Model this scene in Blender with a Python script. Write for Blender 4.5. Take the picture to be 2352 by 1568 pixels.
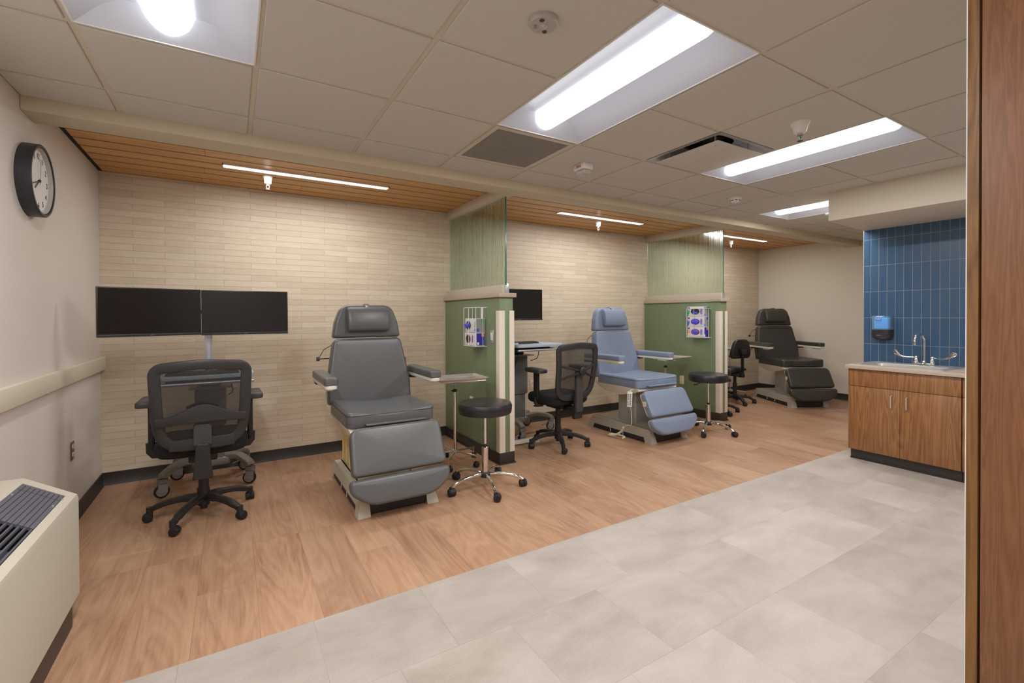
import bpy, bmesh, math, random
from mathutils import Matrix, Vector
PI = math.pi
R = math.radians
random.seed(7)
S = bpy.context.scene
COL = S.collection
for o in list(bpy.data.objects):
    bpy.data.objects.remove(o)

# ------------------------------------------------------------------ camera, world, exposure
CAMH = 1.344
cam_d = bpy.data.cameras.new('camera')
cam = bpy.data.objects.new('camera', cam_d)
COL.objects.link(cam)
S.camera = cam
YAW, PITCH, ROLL, FPX, CY = 0.54549, -0.0081936, -0.0039073, 1060.2, 732.7385
fw = Vector((math.sin(YAW) * math.cos(PITCH), math.cos(YAW) * math.cos(PITCH), math.sin(PITCH)))
rt = Vector((math.cos(YAW), -math.sin(YAW), 0))
up = rt.cross(fw)
r2 = rt * math.cos(ROLL) + up * math.sin(ROLL)
u2 = up * math.cos(ROLL) - rt * math.sin(ROLL)
mw = Matrix((r2, u2, -fw)).transposed().to_4x4()
mw.translation = Vector((0, 0, CAMH))
cam.matrix_world = mw
cam_d.sensor_fit = 'HORIZONTAL'
cam_d.sensor_width = 36
cam_d.lens = FPX * 36 / 2352
cam_d.shift_x = 0
cam_d.shift_y = (CY - 784) / 2352
cam_d.clip_start = 0.03
cam_d.clip_end = 60

w = bpy.data.worlds.new('world')
S.world = w
w.use_nodes = True
w.node_tree.nodes['Background'].inputs[0].default_value = (0.5, 0.5, 0.5, 1)
w.node_tree.nodes['Background'].inputs[1].default_value = 0.3

S.view_settings.view_transform = 'Standard'
S.view_settings.look = 'None'
S.view_settings.gamma = 1
S.view_settings.use_curve_mapping = False
S.view_settings.exposure = 0.0
LENS = 2.7          # emission of the light lenses themselves
TROFFER_W = 25.0    # power thrown down by each recessed light
STRIP_W = 15.0      # power thrown down by each linear light

# ------------------------------------------------------------------ room dimensions
XL, XR, YB, YF = -0.895, 8.171, 4.835, -1.5
CZ, WZ = 2.458, 2.501
GX, GY, GP = 0.100, 2.347, 0.6096
BEAM0, BEAM1, BEAMZ = 3.24, 3.44, 2.38
TILEX, TILEY = 5.53, 2.166
FLOORY = 2.188

# ------------------------------------------------------------------ mesh helpers
class M:
    def __init__(s):
        s.v = []
        s.f = []
    def add(s, v, f, m=None):
        b = len(s.v)
        if m is not None:
            v = [m @ Vector(p) for p in v]
        s.v += [tuple(p) for p in v]
        s.f += [tuple(i + b for i in q) for q in f]
        return s
    def bm(s, bm_, m=None):
        bm_.verts.ensure_lookup_table()
        bm_.verts.index_update()
        s.add([v.co.copy() for v in bm_.verts], [[v.index for v in f.verts] for f in bm_.faces], m)
        bm_.free()
        return s
    def box(s, x0, x1, y0, y1, z0, z1, b=0, m=None, seg=2):
        B = bmesh.new()
        bmesh.ops.create_cube(B, size=1)
        for v in B.verts:
            v.co = Vector(((x0 + x1) / 2 + v.co.x * (x1 - x0), (y0 + y1) / 2 + v.co.y * (y1 - y0), (z0 + z1) / 2 + v.co.z * (z1 - z0)))
        if b:
            bmesh.ops.bevel(B, geom=B.edges[:], offset=b, segments=seg, affect='EDGES', profile=0.5)
        return s.bm(B, m)
    def prism(s, poly, z0, z1, m=None, b=0, seg=2):
        B = bmesh.new()
        lo = [B.verts.new((x, y, z0)) for x, y in poly]
        hi = [B.verts.new((x, y, z1)) for x, y in poly]
        n = len(poly)
        B.faces.new(lo[::-1])
        B.faces.new(hi)
        for i in range(n):
            B.faces.new((lo[i], lo[(i + 1) % n], hi[(i + 1) % n], hi[i]))
        bmesh.ops.recalc_face_normals(B, faces=B.faces[:])
        if b:
            bmesh.ops.bevel(B, geom=B.edges[:], offset=b, segments=seg, affect='EDGES', profile=0.5)
        return s.bm(B, m)
    def lathe(s, prof, n=24, m=None, cap=True):
        v, f = [], []
        for r, z in prof:
            for k in range(n):
                a = 2 * PI * k / n
                v.append((r * math.cos(a), r * math.sin(a), z))
        for i in range(len(prof) - 1):
            for k in range(n):
                f.append((i * n + k, i * n + (k + 1) % n, (i + 1) * n + (k + 1) % n, (i + 1) * n + k))
        if cap:
            if prof[0][0] > 1e-5: f.append(tuple(range(n))[::-1])
            if prof[-1][0] > 1e-5: f.append(tuple((len(prof) - 1) * n + k for k in range(n)))
        return s.add(v, f, m)
    def cyl(s, p0, p1, r0, r1=None, n=16):
        p0, p1 = Vector(p0), Vector(p1)
        r1 = r0 if r1 is None else r1
        d = p1 - p0
        q = d.to_track_quat('Z', 'Y').to_matrix().to_4x4()
        q.translation = p0
        return s.lathe([(r0, 0), (r1, d.length)], n, q)
    def tube(s, pts, r, n=10, closed=False, wide=None, upv=(0, 0, 1)):
        """r: radius or list; wide: half width across, for flattened bars (r is then the half height towards upv)"""
        P = [Vector(p) for p in pts]
        N = len(P)
        v, f = [], []
        for i, p in enumerate(P):
            if closed:
                t = P[(i + 1) % N] - P[i - 1]
            else:
                t = P[min(i + 1, N - 1)] - P[max(i - 1, 0)]
            t.normalize()
            u = Vector(upv)
            if abs(u.dot(t)) > 0.97:
                u = Vector((0, 1, 0)) if abs(t.y) < 0.9 else Vector((1, 0, 0))
            sd = t.cross(u).normalized()
            u = sd.cross(t).normalized()
            rr = r[i] if isinstance(r, (list, tuple)) else r
            ww = rr if wide is None else (wide[i] if isinstance(wide, (list, tuple)) else wide)
            for k in range(n):
                a = 2 * PI * k / n
                c, q = math.cos(a), math.sin(a)
                if wide is not None:
                    c = math.copysign(abs(c) ** 0.6, c)
                    q = math.copysign(abs(q) ** 0.6, q)
                v.append(p + sd * (c * ww) + u * (q * rr))
        L = N if closed else N - 1
        for i in range(L):
            j = (i + 1) % N
            for k in range(n):
                f.append((i * n + k, i * n + (k + 1) % n, j * n + (k + 1) % n, j * n + k))
        if not closed:
            f.append(tuple(range(n))[::-1])
            f.append(tuple((N - 1) * n + k for k in range(n)))
        return s.add(v, f)
    def pad(s, out, th, r, puff, m=None, back=0.35, bend=None):
        """upholstered pad: outline in xy, thickness in z, edges rounded by r, crowned by puff"""
        P = [Vector((x, y)) for x, y in out]
        n = len(P)
        A = sum(P[i].x * P[(i + 1) % n].y - P[(i + 1) % n].x * P[i].y for i in range(n))
        if A < 0: P.reverse()
        nr = []
        for i in range(n):
            a = (P[i] - P[i - 1]).normalized()
            b = (P[(i + 1) % n] - P[i]).normalized()
            q = Vector((-(a.y + b.y), a.x + b.x))
            nr.append(q.normalized() if q.length > 1e-6 else Vector((-a.y, a.x)))
        c = sum(P, Vector((0, 0))) / n
        rb = r * back
        rings = []
        for k in range(4):
            a = PI / 2 * k / 3
            rings.append((rb * (1 - math.sin(a)), rb * (1 - math.cos(a)), 0))
        for k in range(6):
            a = PI / 2 * k / 5
            rings.append((r * (1 - math.cos(a)), th - r + r * math.sin(a), 0))
        for t in (0.12, 0.28, 0.48, 0.7, 0.88):
            rings.append((r, th + puff * (1 - (1 - t) ** 2.4), t))
        v, f = [], []
        for d, z, t in rings:
            for i in range(n):
                q = P[i] + nr[i] * d
                q = q + (c - q) * t
                v.append((q.x, q.y, z))
        for i in range(len(rings) - 1):
            for k in range(n):
                f.append((i * n + k, i * n + (k + 1) % n, (i + 1) * n + (k + 1) % n, (i + 1) * n + k))
        v.append((c.x, c.y, th + puff))
        e = len(v) - 1
        b = (len(rings) - 1) * n
        for k in range(n):
            f.append((b + k, b + (k + 1) % n, e))
        f.append(tuple(range(n))[::-1])
        if bend:
            v = [bend(*p) for p in v]
        return s.add(v, f, m)

def rpoly(pts, rad, seg=6):
    """polygon with rounded corners; rad is one number or one per corner"""
    out = []
    n = len(pts)
    for i in range(n):
        p = Vector(pts[i]); a = Vector(pts[i - 1]); b = Vector(pts[(i + 1) % n])
        r = rad[i] if isinstance(rad, (list, tuple)) else rad
        if r <= 0:
            out.append(tuple(p)); continue
        d1 = (a - p).normalized(); d2 = (b - p).normalized()
        ang = d1.angle(d2)
        L = r / math.tan(ang / 2)
        s0 = p + d1 * L; s1 = p + d2 * L
        c = p + (d1 + d2).normalized() * (r / math.sin(ang / 2))
        a0 = math.atan2(s0.y - c.y, s0.x - c.x); a1 = math.atan2(s1.y - c.y, s1.x - c.x)
        da = (a1 - a0 + PI) % (2 * PI) - PI
        for k in range(seg + 1):
            t = a0 + da * k / seg
            out.append((c.x + r * math.cos(t), c.y + r * math.sin(t)))
    return out

def dense(out, step=0.04):
    res = []
    for i in range(len(out)):
        a = Vector(out[i]); b = Vector(out[(i + 1) % len(out)])
        k = max(1, int((b - a).length / step))
        for j in range(k):
            res.append(tuple(a + (b - a) * j / k))
    return res

def ellipse(rx, ry, n=28, cx=0, cy=0):
    return [(cx + rx * math.cos(2 * PI * k / n), cy + ry * math.sin(2 * PI * k / n)) for k in range(n)]

def spline(pts, n=8, closed=False):
    P = [Vector(p) for p in pts]
    N = len(P)
    out = []
    for i in range(N if closed else N - 1):
        if closed:
            a, b, c, d = P[i - 1], P[i], P[(i + 1) % N], P[(i + 2) % N]
        else:
            a, b, c, d = P[max(i - 1, 0)], P[i], P[i + 1], P[min(i + 2, N - 1)]
        for k in range(n):
            t = k / n
            out.append(0.5 * ((2 * b) + (c - a) * t + (2 * a - 5 * b + 4 * c - d) * t * t + (3 * b - a - 3 * c + d) * t ** 3))
    if not closed:
        out.append(P[-1])
    return out

def T(x=0, y=0, z=0, rx=0, ry=0, rz=0):
    return Matrix.Translation((x, y, z)) @ Matrix.Rotation(rz, 4, 'Z') @ Matrix.Rotation(ry, 4, 'Y') @ Matrix.Rotation(rx, 4, 'X')

def frame(o, x, y):
    """matrix taking local x,y to the given directions and z to their cross product"""
    x = Vector(x).normalized(); y = Vector(y).normalized(); z = x.cross(y)
    m = Matrix((x, y, z)).transposed().to_4x4()
    m.translation = Vector(o)
    return m

def obj(name, m, mat, parent=None, label=None, flat=False):
    me = bpy.data.meshes.new(name)
    me.from_pydata(m.v, [], m.f)
    me.validate()
    if not flat:
        me.polygons.foreach_set('use_smooth', [True] * len(me.polygons))
        me.set_sharp_from_angle(angle=R(38))
    me.update()
    if mat: me.materials.append(mat)
    o = bpy.data.objects.new(name, me)
    COL.objects.link(o)
    if parent: o.parent = parent
    if label: o['label'] = label
    return o

def fix_normals(o):
    B = bmesh.new(); B.from_mesh(o.data)
    bmesh.ops.recalc_face_normals(B, faces=B.faces[:])
    B.to_mesh(o.data); B.free()
    return o

def struct(name, m, mat, parent=None, flat=False):
    o = obj(name, m, mat, parent, flat=flat)
    if parent is None: o['kind'] = 'structure'
    return o

def thing(name, label, cat, loc=(0, 0, 0), rz=0, group=None):
    o = bpy.data.objects.new(name, None)
    o.empty_display_size = 0.05
    COL.objects.link(o)
    o.location = loc
    o.rotation_euler = (0, 0, rz)
    o['label'] = label
    o['category'] = cat
    if group: o['group'] = group
    return o

def tag(o, label, cat, group=None):
    o['label'] = label
    o['category'] = cat
    if group: o['group'] = group
    return o

def dup(root, label, loc, rz=0, group=None, skip=()):
    c = root.copy(); COL.objects.link(c)
    c.location = loc; c.rotation_euler = (0, 0, rz)
    c['label'] = label
    if group: c['group'] = group
    def rec(a, b):
        for ch in list(a.children):
            if ch.name.split('.')[0] in skip: continue
            d = ch.copy(); COL.objects.link(d); d.parent = b
            rec(ch, d)
    rec(root, c)
    return c

def text(s, size, m, mat, parent, name='lettering', ext=0.0006, align='CENTER', shear=0.0, bold=0.0):
    cu = bpy.data.curves.new(name, 'FONT')
    cu.body = s; cu.size = size; cu.extrude = ext; cu.align_x = align; cu.align_y = 'CENTER'
    cu.shear = shear; cu.offset = bold; cu.resolution_u = 3
    t = bpy.data.objects.new(name, cu)
    COL.objects.link(t)
    bpy.context.view_layer.update()
    me = bpy.data.meshes.new_from_object(t.evaluated_get(bpy.context.evaluated_depsgraph_get()))
    bpy.data.objects.remove(t)
    me.transform(m)
    me.materials.clear(); me.materials.append(mat)
    o = bpy.data.objects.new(name, me)
    COL.objects.link(o)
    if parent: o.parent = parent
    return o

# ------------------------------------------------------------------ materials
def lin(c):
    c = c / 255
    return c / 12.92 if c <= 0.04045 else ((c + 0.055) / 1.055) ** 2.4
def rgb(r, g, b): return (lin(r), lin(g), lin(b), 1)

def mat(name, col, rough=0.5, metal=0.0, bump=0.0, bscale=200, spec=None, coat=0, var=0.0, vscale=3):
    m = bpy.data.materials.new(name)
    m.use_nodes = True
    N = m.node_tree.nodes; L = m.node_tree.links
    b = N['Principled BSDF']
    b.inputs['Base Color'].default_value = col
    b.inputs['Roughness'].default_value = rough
    b.inputs['Metallic'].default_value = metal
    if spec is not None: b.inputs['Specular IOR Level'].default_value = spec
    if coat: b.inputs['Coat Weight'].default_value = coat
    tc = N.new('ShaderNodeTexCoord')
    if var:
        n = N.new('ShaderNodeTexNoise'); n.inputs['Scale'].default_value = vscale; n.inputs['Detail'].default_value = 4
        L.new(tc.outputs['Object'], n.inputs['Vector'])
        mr = N.new('ShaderNodeMapRange'); mr.inputs[1].default_value = 0.3; mr.inputs[2].default_value = 0.7
        mr.inputs[3].default_value = 1 - var; mr.inputs[4].default_value = 1 + var
        L.new(n.outputs['Fac'], mr.inputs[0])
        mx = N.new('ShaderNodeVectorMath'); mx.operation = 'SCALE'
        mx.inputs[0].default_value = col[:3]
        L.new(mr.outputs[0], mx.inputs['Scale'])
        L.new(mx.outputs[0], b.inputs['Base Color'])
    if bump:
        n = N.new('ShaderNodeTexNoise'); n.inputs['Scale'].default_value = bscale; n.inputs['Detail'].default_value = 3
        L.new(tc.outputs['Object'], n.inputs['Vector'])
        bp = N.new('ShaderNodeBump'); bp.inputs['Strength'].default_value = bump; bp.inputs['Distance'].default_value = 0.002
        L.new(n.outputs['Fac'], bp.inputs['Height'])
        L.new(bp.outputs[0], b.inputs['Normal'])
    return m

def emit(name, col, st):
    m = bpy.data.materials.new(name); m.use_nodes = True
    N = m.node_tree.nodes
    b = N['Principled BSDF']
    b.inputs['Base Color'].default_value = (0.8, 0.8, 0.8, 1)
    b.inputs['Emission Color'].default_value = col
    b.inputs['Emission Strength'].default_value = st
    return m

class NT:
    """small node-building helper"""
    def __init__(s, name):
        s.m = bpy.data.materials.new(name); s.m.use_nodes = True
        s.N = s.m.node_tree.nodes; s.L = s.m.node_tree.links
        s.b = s.N['Principled BSDF']
        s.tc = s.N.new('ShaderNodeTexCoord')
        sep = s.N.new('ShaderNodeSeparateXYZ'); s.L.new(s.tc.outputs['Object'], sep.inputs[0])
        s.x, s.y, s.z = sep.outputs
    def put(s, sock, v):
        if hasattr(v, 'is_linked') or hasattr(v, 'links'): s.L.new(v, sock)
        else: sock.default_value = v
    def math(s, op, a, b=None, c=None):
        n = s.N.new('ShaderNodeMath'); n.operation = op
        for i, q in enumerate((a, b, c)):
            if q is not None: s.put(n.inputs[i], q)
        return n.outputs[0]
    def vec(s, x, y, z=0.0):
        n = s.N.new('ShaderNodeCombineXYZ')
        for i, q in enumerate((x, y, z)): s.put(n.inputs[i], q)
        return n.outputs[0]
    def noise(s, v, scale, detail=4, rough=0.5, dist=0.0):
        n = s.N.new('ShaderNodeTexNoise')
        s.L.new(v, n.inputs['Vector']); n.inputs['Scale'].default_value = scale
        n.inputs['Detail'].default_value = detail; n.inputs['Roughness'].default_value = rough
        n.inputs['Distortion'].default_value = dist
        return n.outputs['Fac']
    def brick(s, v, w, h, off=0.5, freq=2, mortar=0.002, smooth=0.0, c1=(0, 0, 0, 1), c2=(1, 1, 1, 1), cm=(0, 0, 0, 1)):
        n = s.N.new('ShaderNodeTexBrick')
        s.L.new(v, n.inputs['Vector'])
        n.offset = off; n.offset_frequency = freq; n.squash = 1
        n.inputs['Scale'].default_value = 1
        n.inputs['Brick Width'].default_value = w; n.inputs['Row Height'].default_value = h
        n.inputs['Mortar Size'].default_value = mortar; n.inputs['Mortar Smooth'].default_value = smooth
        n.inputs['Color1'].default_value = c1; n.inputs['Color2'].default_value = c2; n.inputs['Mortar'].default_value = cm
        return n.outputs['Color'], n.outputs['Fac']
    def ramp(s, f, stops):
        n = s.N.new('ShaderNodeValToRGB'); s.L.new(f, n.inputs[0])
        e = n.color_ramp.elements
        while len(e) < len(stops): e.new(0.5)
        for i, (p, c) in enumerate(stops):
            e[i].position = p; e[i].color = c
        return n.outputs[0]
    def mix(s, f, a, b, mode='MIX'):
        n = s.N.new('ShaderNodeMix'); n.data_type = 'RGBA'; n.blend_type = mode
        s.put(n.inputs[0], f)
        s.put(n.inputs[6], a); s.put(n.inputs[7], b)
        return n.outputs[2]
    def bump(s, h, st, d=0.002):
        n = s.N.new('ShaderNodeBump'); s.put(n.inputs['Height'], h)
        n.inputs['Strength'].default_value = st; n.inputs['Distance'].default_value = d
        s.L.new(n.outputs[0], s.b.inputs['Normal'])

def wood_mat(name, dark, mid, light, axis='z', rough=0.4, scale=1.0, knots=0.0):
    t = NT(name)
    a = {'x': (t.x, t.y, t.z), 'y': (t.y, t.x, t.z), 'z': (t.z, t.x, t.y)}[axis]
    v = t.vec(t.math('MULTIPLY', a[0], 0.06 * scale), t.math('MULTIPLY', a[1], 1.0 * scale), t.math('MULTIPLY', a[2], 1.0 * scale))
    n1 = t.noise(v, 9, 3, 0.5, 1.2)
    v2 = t.vec(t.math('MULTIPLY', a[0], 0.04 * scale), a[1], a[2])
    n2 = t.noise(v2, 90 * scale, 4, 0.6, 0.3)
    wv = t.math('FRACT', t.math('MULTIPLY', n1, 9.0))
    tri = t.math('ABSOLUTE', t.math('SUBTRACT', wv, 0.5))
    f = t.math('ADD', t.math('MULTIPLY', tri, 0.75), t.math('MULTIPLY', n2, 0.65))
    c = t.ramp(f, [(0.22, dark), (0.5, mid), (0.78, light)])
    t.L.new(c, t.b.inputs['Base Color'])
    t.b.inputs['Roughness'].default_value = rough
    t.bump(n2, 0.12, 0.001)
    return t.m

def mat_woodfloor():
    t = NT('plank_floor')
    # plank: long side along y
    sx = t.math('ADD', t.x, 0.649 + 0.248 * 40)
    sy = t.math('ADD', t.y, 20.05)
    c, fac = t.brick(t.vec(sy, sx), 1.22, 0.248, 0.37, 3, 0.0009)
    r = t.math('MULTIPLY', c, 17.0)
    v = t.vec(t.math('ADD', t.math('MULTIPLY', t.x, 1.0), r), t.math('ADD', t.math('MULTIPLY', t.y, 0.16), r), r)
    n1 = t.noise(v, 4.0, 3, 0.55, 1.4)
    v2 = t.vec(t.math('ADD', t.x, r), t.math('MULTIPLY', t.y, 0.05), r)
    n2 = t.noise(v2, 85, 4, 0.65, 0.4)
    fr = t.math('FRACT', t.math('MULTIPLY', n1, 7.0))
    tri = t.math('ABSOLUTE', t.math('SUBTRACT', fr, 0.5))
    big = t.noise(t.vec(t.math('ADD', t.x, r), t.math('MULTIPLY', t.y, 0.4), r), 2.6, 2)
    f = t.math('ADD', t.math('ADD', t.math('MULTIPLY', tri, 0.26), t.math('MULTIPLY', n2, 0.36)), t.math('MULTIPLY', big, 0.52))
    col = t.ramp(f, [(0.28, rgb(136, 99, 74)), (0.42, rgb(165, 126, 98)), (0.56, rgb(179, 141, 112)), (0.76, rgb(193, 157, 129))])
    tint = t.math('ADD', 0.93, t.math('MULTIPLY', c, 0.12))
    col = t.mix(1.0, col, t.vec(tint, tint, tint), 'MULTIPLY')
    col = t.mix(t.math('MULTIPLY', fac, 0.45), col, rgb(110, 74, 54))
    t.L.new(col, t.b.inputs['Base Color'])
    t.b.inputs['Roughness'].default_value = 0.36
    t.L.new(t.math('ADD', 0.3, t.math('MULTIPLY', n2, 0.16)), t.b.inputs['Roughness'])
    t.bump(n2, 0.06, 0.001)
    return t.m

def mat_tilefloor():
    t = NT('stone_tile_floor')
    # rows along x; seam rows at y = 0.765 + 0.474k ; seams x = .54+.485k on the row below the wood
    sy = t.math('ADD', t.y, -0.765 + 0.474 * 40)
    sx = t.math('ADD', t.x, -0.54 + 0.485 * 40)
    c, fac = t.brick(t.vec(sx, sy), 0.485, 0.474, 0.5, 2, 0.0008)
    r = t.math('MULTIPLY', c, 23.0)
    v = t.vec(t.math('ADD', t.math('MULTIPLY', t.x, 0.8), r), t.math('ADD', t.math('MULTIPLY', t.y, 1.6), r), r)
    n1 = t.noise(v, 2.6, 6, 0.62, 0.3)
    n2 = t.noise(t.vec(t.x, t.y, t.z), 150, 3, 0.7)
    n3 = t.noise(t.vec(t.x, t.y, 3.0), 420, 2, 0.5)
    f = t.math('ADD', t.math('MULTIPLY', n1, 0.72), t.math('MULTIPLY', n2, 0.28))
    col = t.ramp(f, [(0.3, rgb(156, 146, 136)), (0.5, rgb(175, 165, 156)), (0.7, rgb(192, 183, 175))])
    sp = t.math('LESS_THAN', n3, 0.33)
    col = t.mix(t.math('MULTIPLY', sp, 0.35), col, rgb(120, 110, 100))
    tint = t.math('ADD', 0.93, t.math('MULTIPLY', c, 0.1))
    col = t.mix(1.0, col, t.vec(tint, tint, tint), 'MULTIPLY')
    col = t.mix(t.math('MULTIPLY', fac, 0.4), col, rgb(110, 102, 95))
    t.L.new(col, t.b.inputs['Base Color'])
    t.b.inputs['Roughness'].default_value = 0.45
    t.bump(n2, 0.08, 0.001)
    return t.m

def mat_brickwall():
    t = NT('long_brick_tile')
    sx = t.math('ADD', t.x, 0.686 + 0.4195 * 40)
    sz = t.math('ADD', t.z, -0.904 + 0.0544 * 41)
    c, fac = t.brick(t.vec(sx, sz), 0.4195, 0.0544, 0.5, 2, 0.0019, 0.25)
    r = t.math('MULTIPLY', c, 19.0)
    n1 = t.noise(t.vec(t.math('ADD', t.math('MULTIPLY', t.x, 1.3), r), t.math('MULTIPLY', t.z, 7.0), r), 5, 4, 0.6, 0.5)
    n2 = t.noise(t.vec(t.math('MULTIPLY', t.x, 0.3), t.z, r), 60, 3, 0.5)
    f = t.math('ADD', t.math('MULTIPLY', n1, 0.55), t.math('ADD', t.math('MULTIPLY', c, 0.26), t.math('MULTIPLY', n2, 0.12)))
    col = t.ramp(f, [(0.2, rgb(202, 185, 161)), (0.45, rgb(214, 198, 175)), (0.75, rgb(225, 212, 191))])
    col = t.mix(t.math('MULTIPLY', fac, 0.5), col, rgb(172, 154, 130))
    t.L.new(col, t.b.inputs['Base Color'])
    t.b.inputs['Roughness'].default_value = 0.42
    h = t.math('ADD', t.math('MULTIPLY', fac, -1.0), t.math('MULTIPLY', n1, 0.35))
    h = t.math('ADD', h, t.math('MULTIPLY', c, 0.25))
    t.bump(h, 0.6, 0.0025)
    return t.m

def mat_bluetile():
    t = NT('blue_stack_tile')
    sy = t.math('ADD', t.y, -2.106 + 0.0665 * 60)
    sz = t.math('ADD', t.z, -1.306 + 0.262 * 10)
    c, fac = t.brick(t.vec(sy, sz), 0.0665, 0.262, 0.0, 2, 0.0016, 0.1)
    n = t.noise(t.vec(t.x, t.y, t.z), 9, 3)
    col = t.mix(t.math('MULTIPLY', c, 0.6), rgb(54, 85, 116), rgb(64, 95, 126))
    col = t.mix(fac, col, rgb(150, 150, 150))
    t.L.new(col, t.b.inputs['Base Color'])
    t.L.new(t.math('ADD', 0.3, t.math('MULTIPLY', fac, 0.4)), t.b.inputs['Roughness'])
    t.bump(t.math('MULTIPLY', fac, -1.0), 0.5, 0.002)
    return t.m

def mat_ceiling():
    t = NT('ceiling_tile')
    n = t.noise(t.vec(t.x, t.y, t.z), 500, 3, 0.7)
    col = t.ramp(n, [(0.3, rgb(196, 192, 184)), (0.7, rgb(206, 202, 195))])
    t.L.new(col, t.b.inputs['Base Color'])
    t.b.inputs['Roughness'].default_value = 0.9
    t.bump(n, 0.15, 0.001)
    return t.m

def mat_meshfabric(name='mesh_fabric'):
    t = NT(name)
    uv = t.vec(t.math('MULTIPLY', t.x, 1), t.math('MULTIPLY', t.z, 1))
    a = t.math('SINE', t.math('MULTIPLY', t.math('ADD', t.x, t.z), 1500.0))
    b = t.math('SINE', t.math('MULTIPLY', t.math('SUBTRACT', t.x, t.z), 1500.0))
    f = t.math('GREATER_THAN', t.math('ABSOLUTE', t.math('MULTIPLY', a, b)), 0.66)
    tr = t.N.new('ShaderNodeBsdfTransparent')
    mx = t.N.new('ShaderNodeMixShader')
    t.b.inputs['Base Color'].default_value = rgb(38, 37, 38)
    t.b.inputs['Roughness'].default_value = 0.7
    t.L.new(f, mx.inputs[0])
    t.L.new(t.b.outputs[0], mx.inputs[1]); t.L.new(tr.outputs[0], mx.inputs[2])
    t.L.new(mx.outputs[0], t.N['Material Output'].inputs[0])
    return t.m

def mat_glass():
    t = NT('reeded_glass')
    wv = t.noise(t.vec(t.math('MULTIPLY', t.x, 0.0), t.math('MULTIPLY', t.y, 1.0), t.math('MULTIPLY', t.z, 0.004)), 60, 3, 0.7)
    st = t.noise(t.vec(0.0, t.y, t.math('MULTIPLY', t.z, 0.008)), 75, 2, 0.5)
    t.b.inputs['Base Color'].default_value = rgb(242, 248, 243)
    t.b.inputs['Roughness'].default_value = 0.30
    t.b.inputs['Transmission Weight'].default_value = 1.0
    t.b.inputs['IOR'].default_value = 1.25
    t.bump(wv, 0.22, 0.006)
    tr = t.N.new('ShaderNodeBsdfTransparent'); tr.inputs[0].default_value = rgb(230, 243, 235)
    mx = t.N.new('ShaderNodeMixShader')
    t.L.new(t.math('ADD', 0.42, t.math('MULTIPLY', t.math('GREATER_THAN', st, 0.52), 0.36)), mx.inputs[0])
    t.L.new(t.b.outputs[0], mx.inputs[1]); t.L.new(tr.outputs[0], mx.inputs[2])
    t.L.new(mx.outputs[0], t.N['Material Output'].inputs[0])
    return t.m

def mat_clear(name, col, alpha):
    m = mat(name, col, 0.08)
    N = m.node_tree.nodes; L = m.node_tree.links
    tr = N.new('ShaderNodeBsdfTransparent'); tr.inputs[0].default_value = col
    mx = N.new('ShaderNodeMixShader'); mx.inputs[0].default_value = alpha
    L.new(tr.outputs[0], mx.inputs[1]); L.new(N['Principled BSDF'].outputs[0], mx.inputs[2])
    L.new(mx.outputs[0], N['Material Output'].inputs[0])
    return m

K = {}
K['wall'] = mat('painted_wall', rgb(212, 203, 195), 0.6, bump=0.05, bscale=120, var=0.01)
K['wallr'] = mat('painted_far_wall', rgb(222, 213, 199), 0.6, bump=0.05, bscale=120)
K['trimp'] = mat('cream_trim', rgb(214, 206, 188), 0.45)
K['guard'] = mat('cream_guard', rgb(226, 216, 202), 0.5)
K['beam'] = mat('beam_paint', rgb(200, 188, 164), 0.55)
K['soffit'] = mat('soffit_paint', rgb(214, 204, 188), 0.6)
K['green'] = mat('green_paint', rgb(118, 134, 103), 0.42, bump=0.04, bscale=150)
K['cap'] = mat('stone_cap', rgb(186, 170, 152), 0.45, var=0.05, vscale=60)
K['channel'] = mat('channel_paint', rgb(203, 193, 177), 0.5)
K['base'] = mat('dark_base', rgb(50, 45, 42), 0.4)
K['brick'] = mat_brickwall()
K['bluetile'] = mat_bluetile()
K['ceil'] = mat_ceiling()
K['grid'] = mat('ceiling_grid', rgb(204, 196, 180), 0.5)
K['plank'] = mat_woodfloor()
K['tile'] = mat_tilefloor()
K['maple'] = wood_mat('maple_ceiling_plank', rgb(184, 130, 66), rgb(200, 147, 82), rgb(213, 164, 100), 'x', 0.36, 0.5)
K['black'] = mat('black_gap', rgb(24, 20, 18), 0.8)
K['walnut'] = wood_mat('walnut_laminate', rgb(120, 79, 46), rgb(145, 98, 59), rgb(162, 115, 73), 'z', 0.38, 1.0)
K['walnutd'] = wood_mat('walnut_door', rgb(114, 73, 47), rgb(127, 83, 54), rgb(139, 93, 62), 'z', 0.4, 2.6)
K['walnute'] = wood_mat('walnut_edge', rgb(96, 64, 30), rgb(122, 84, 44), rgb(140, 100, 56), 'z', 0.45, 1.6)
K['counter'] = mat('stone_counter', rgb(188, 172, 154), 0.4, var=0.06, vscale=90)
K['steel'] = mat('brushed_steel', rgb(222, 219, 214), 0.26, 0.75)
K['chrome'] = mat('chrome', rgb(225, 225, 226), 0.07, 1.0)
K['nickel'] = mat('nickel_handle', rgb(214, 212, 208), 0.35, 0.5)
K['cratemat'] = mat('crate_grey', rgb(176, 170, 162), 0.5)
K['alu'] = mat('aluminium', rgb(205, 207, 212), 0.35, 0.7)
K['white'] = mat('white_plastic', rgb(226, 224, 220), 0.4)
K['whitewire'] = mat('white_wire', rgb(232, 232, 238), 0.35)
K['greywhite'] = mat('grey_white', rgb(178, 172, 168), 0.5)
K['reflector'] = mat('white_reflector', rgb(208, 213, 226), 0.45)
K['lens'] = emit('troffer_lens', (0.93, 0.97, 1.0, 1), LENS)
K['strip'] = emit('strip_lens', (1.0, 0.985, 0.96, 1), LENS)
K['blackp'] = mat('black_plastic', rgb(36, 35, 36), 0.42)
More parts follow.
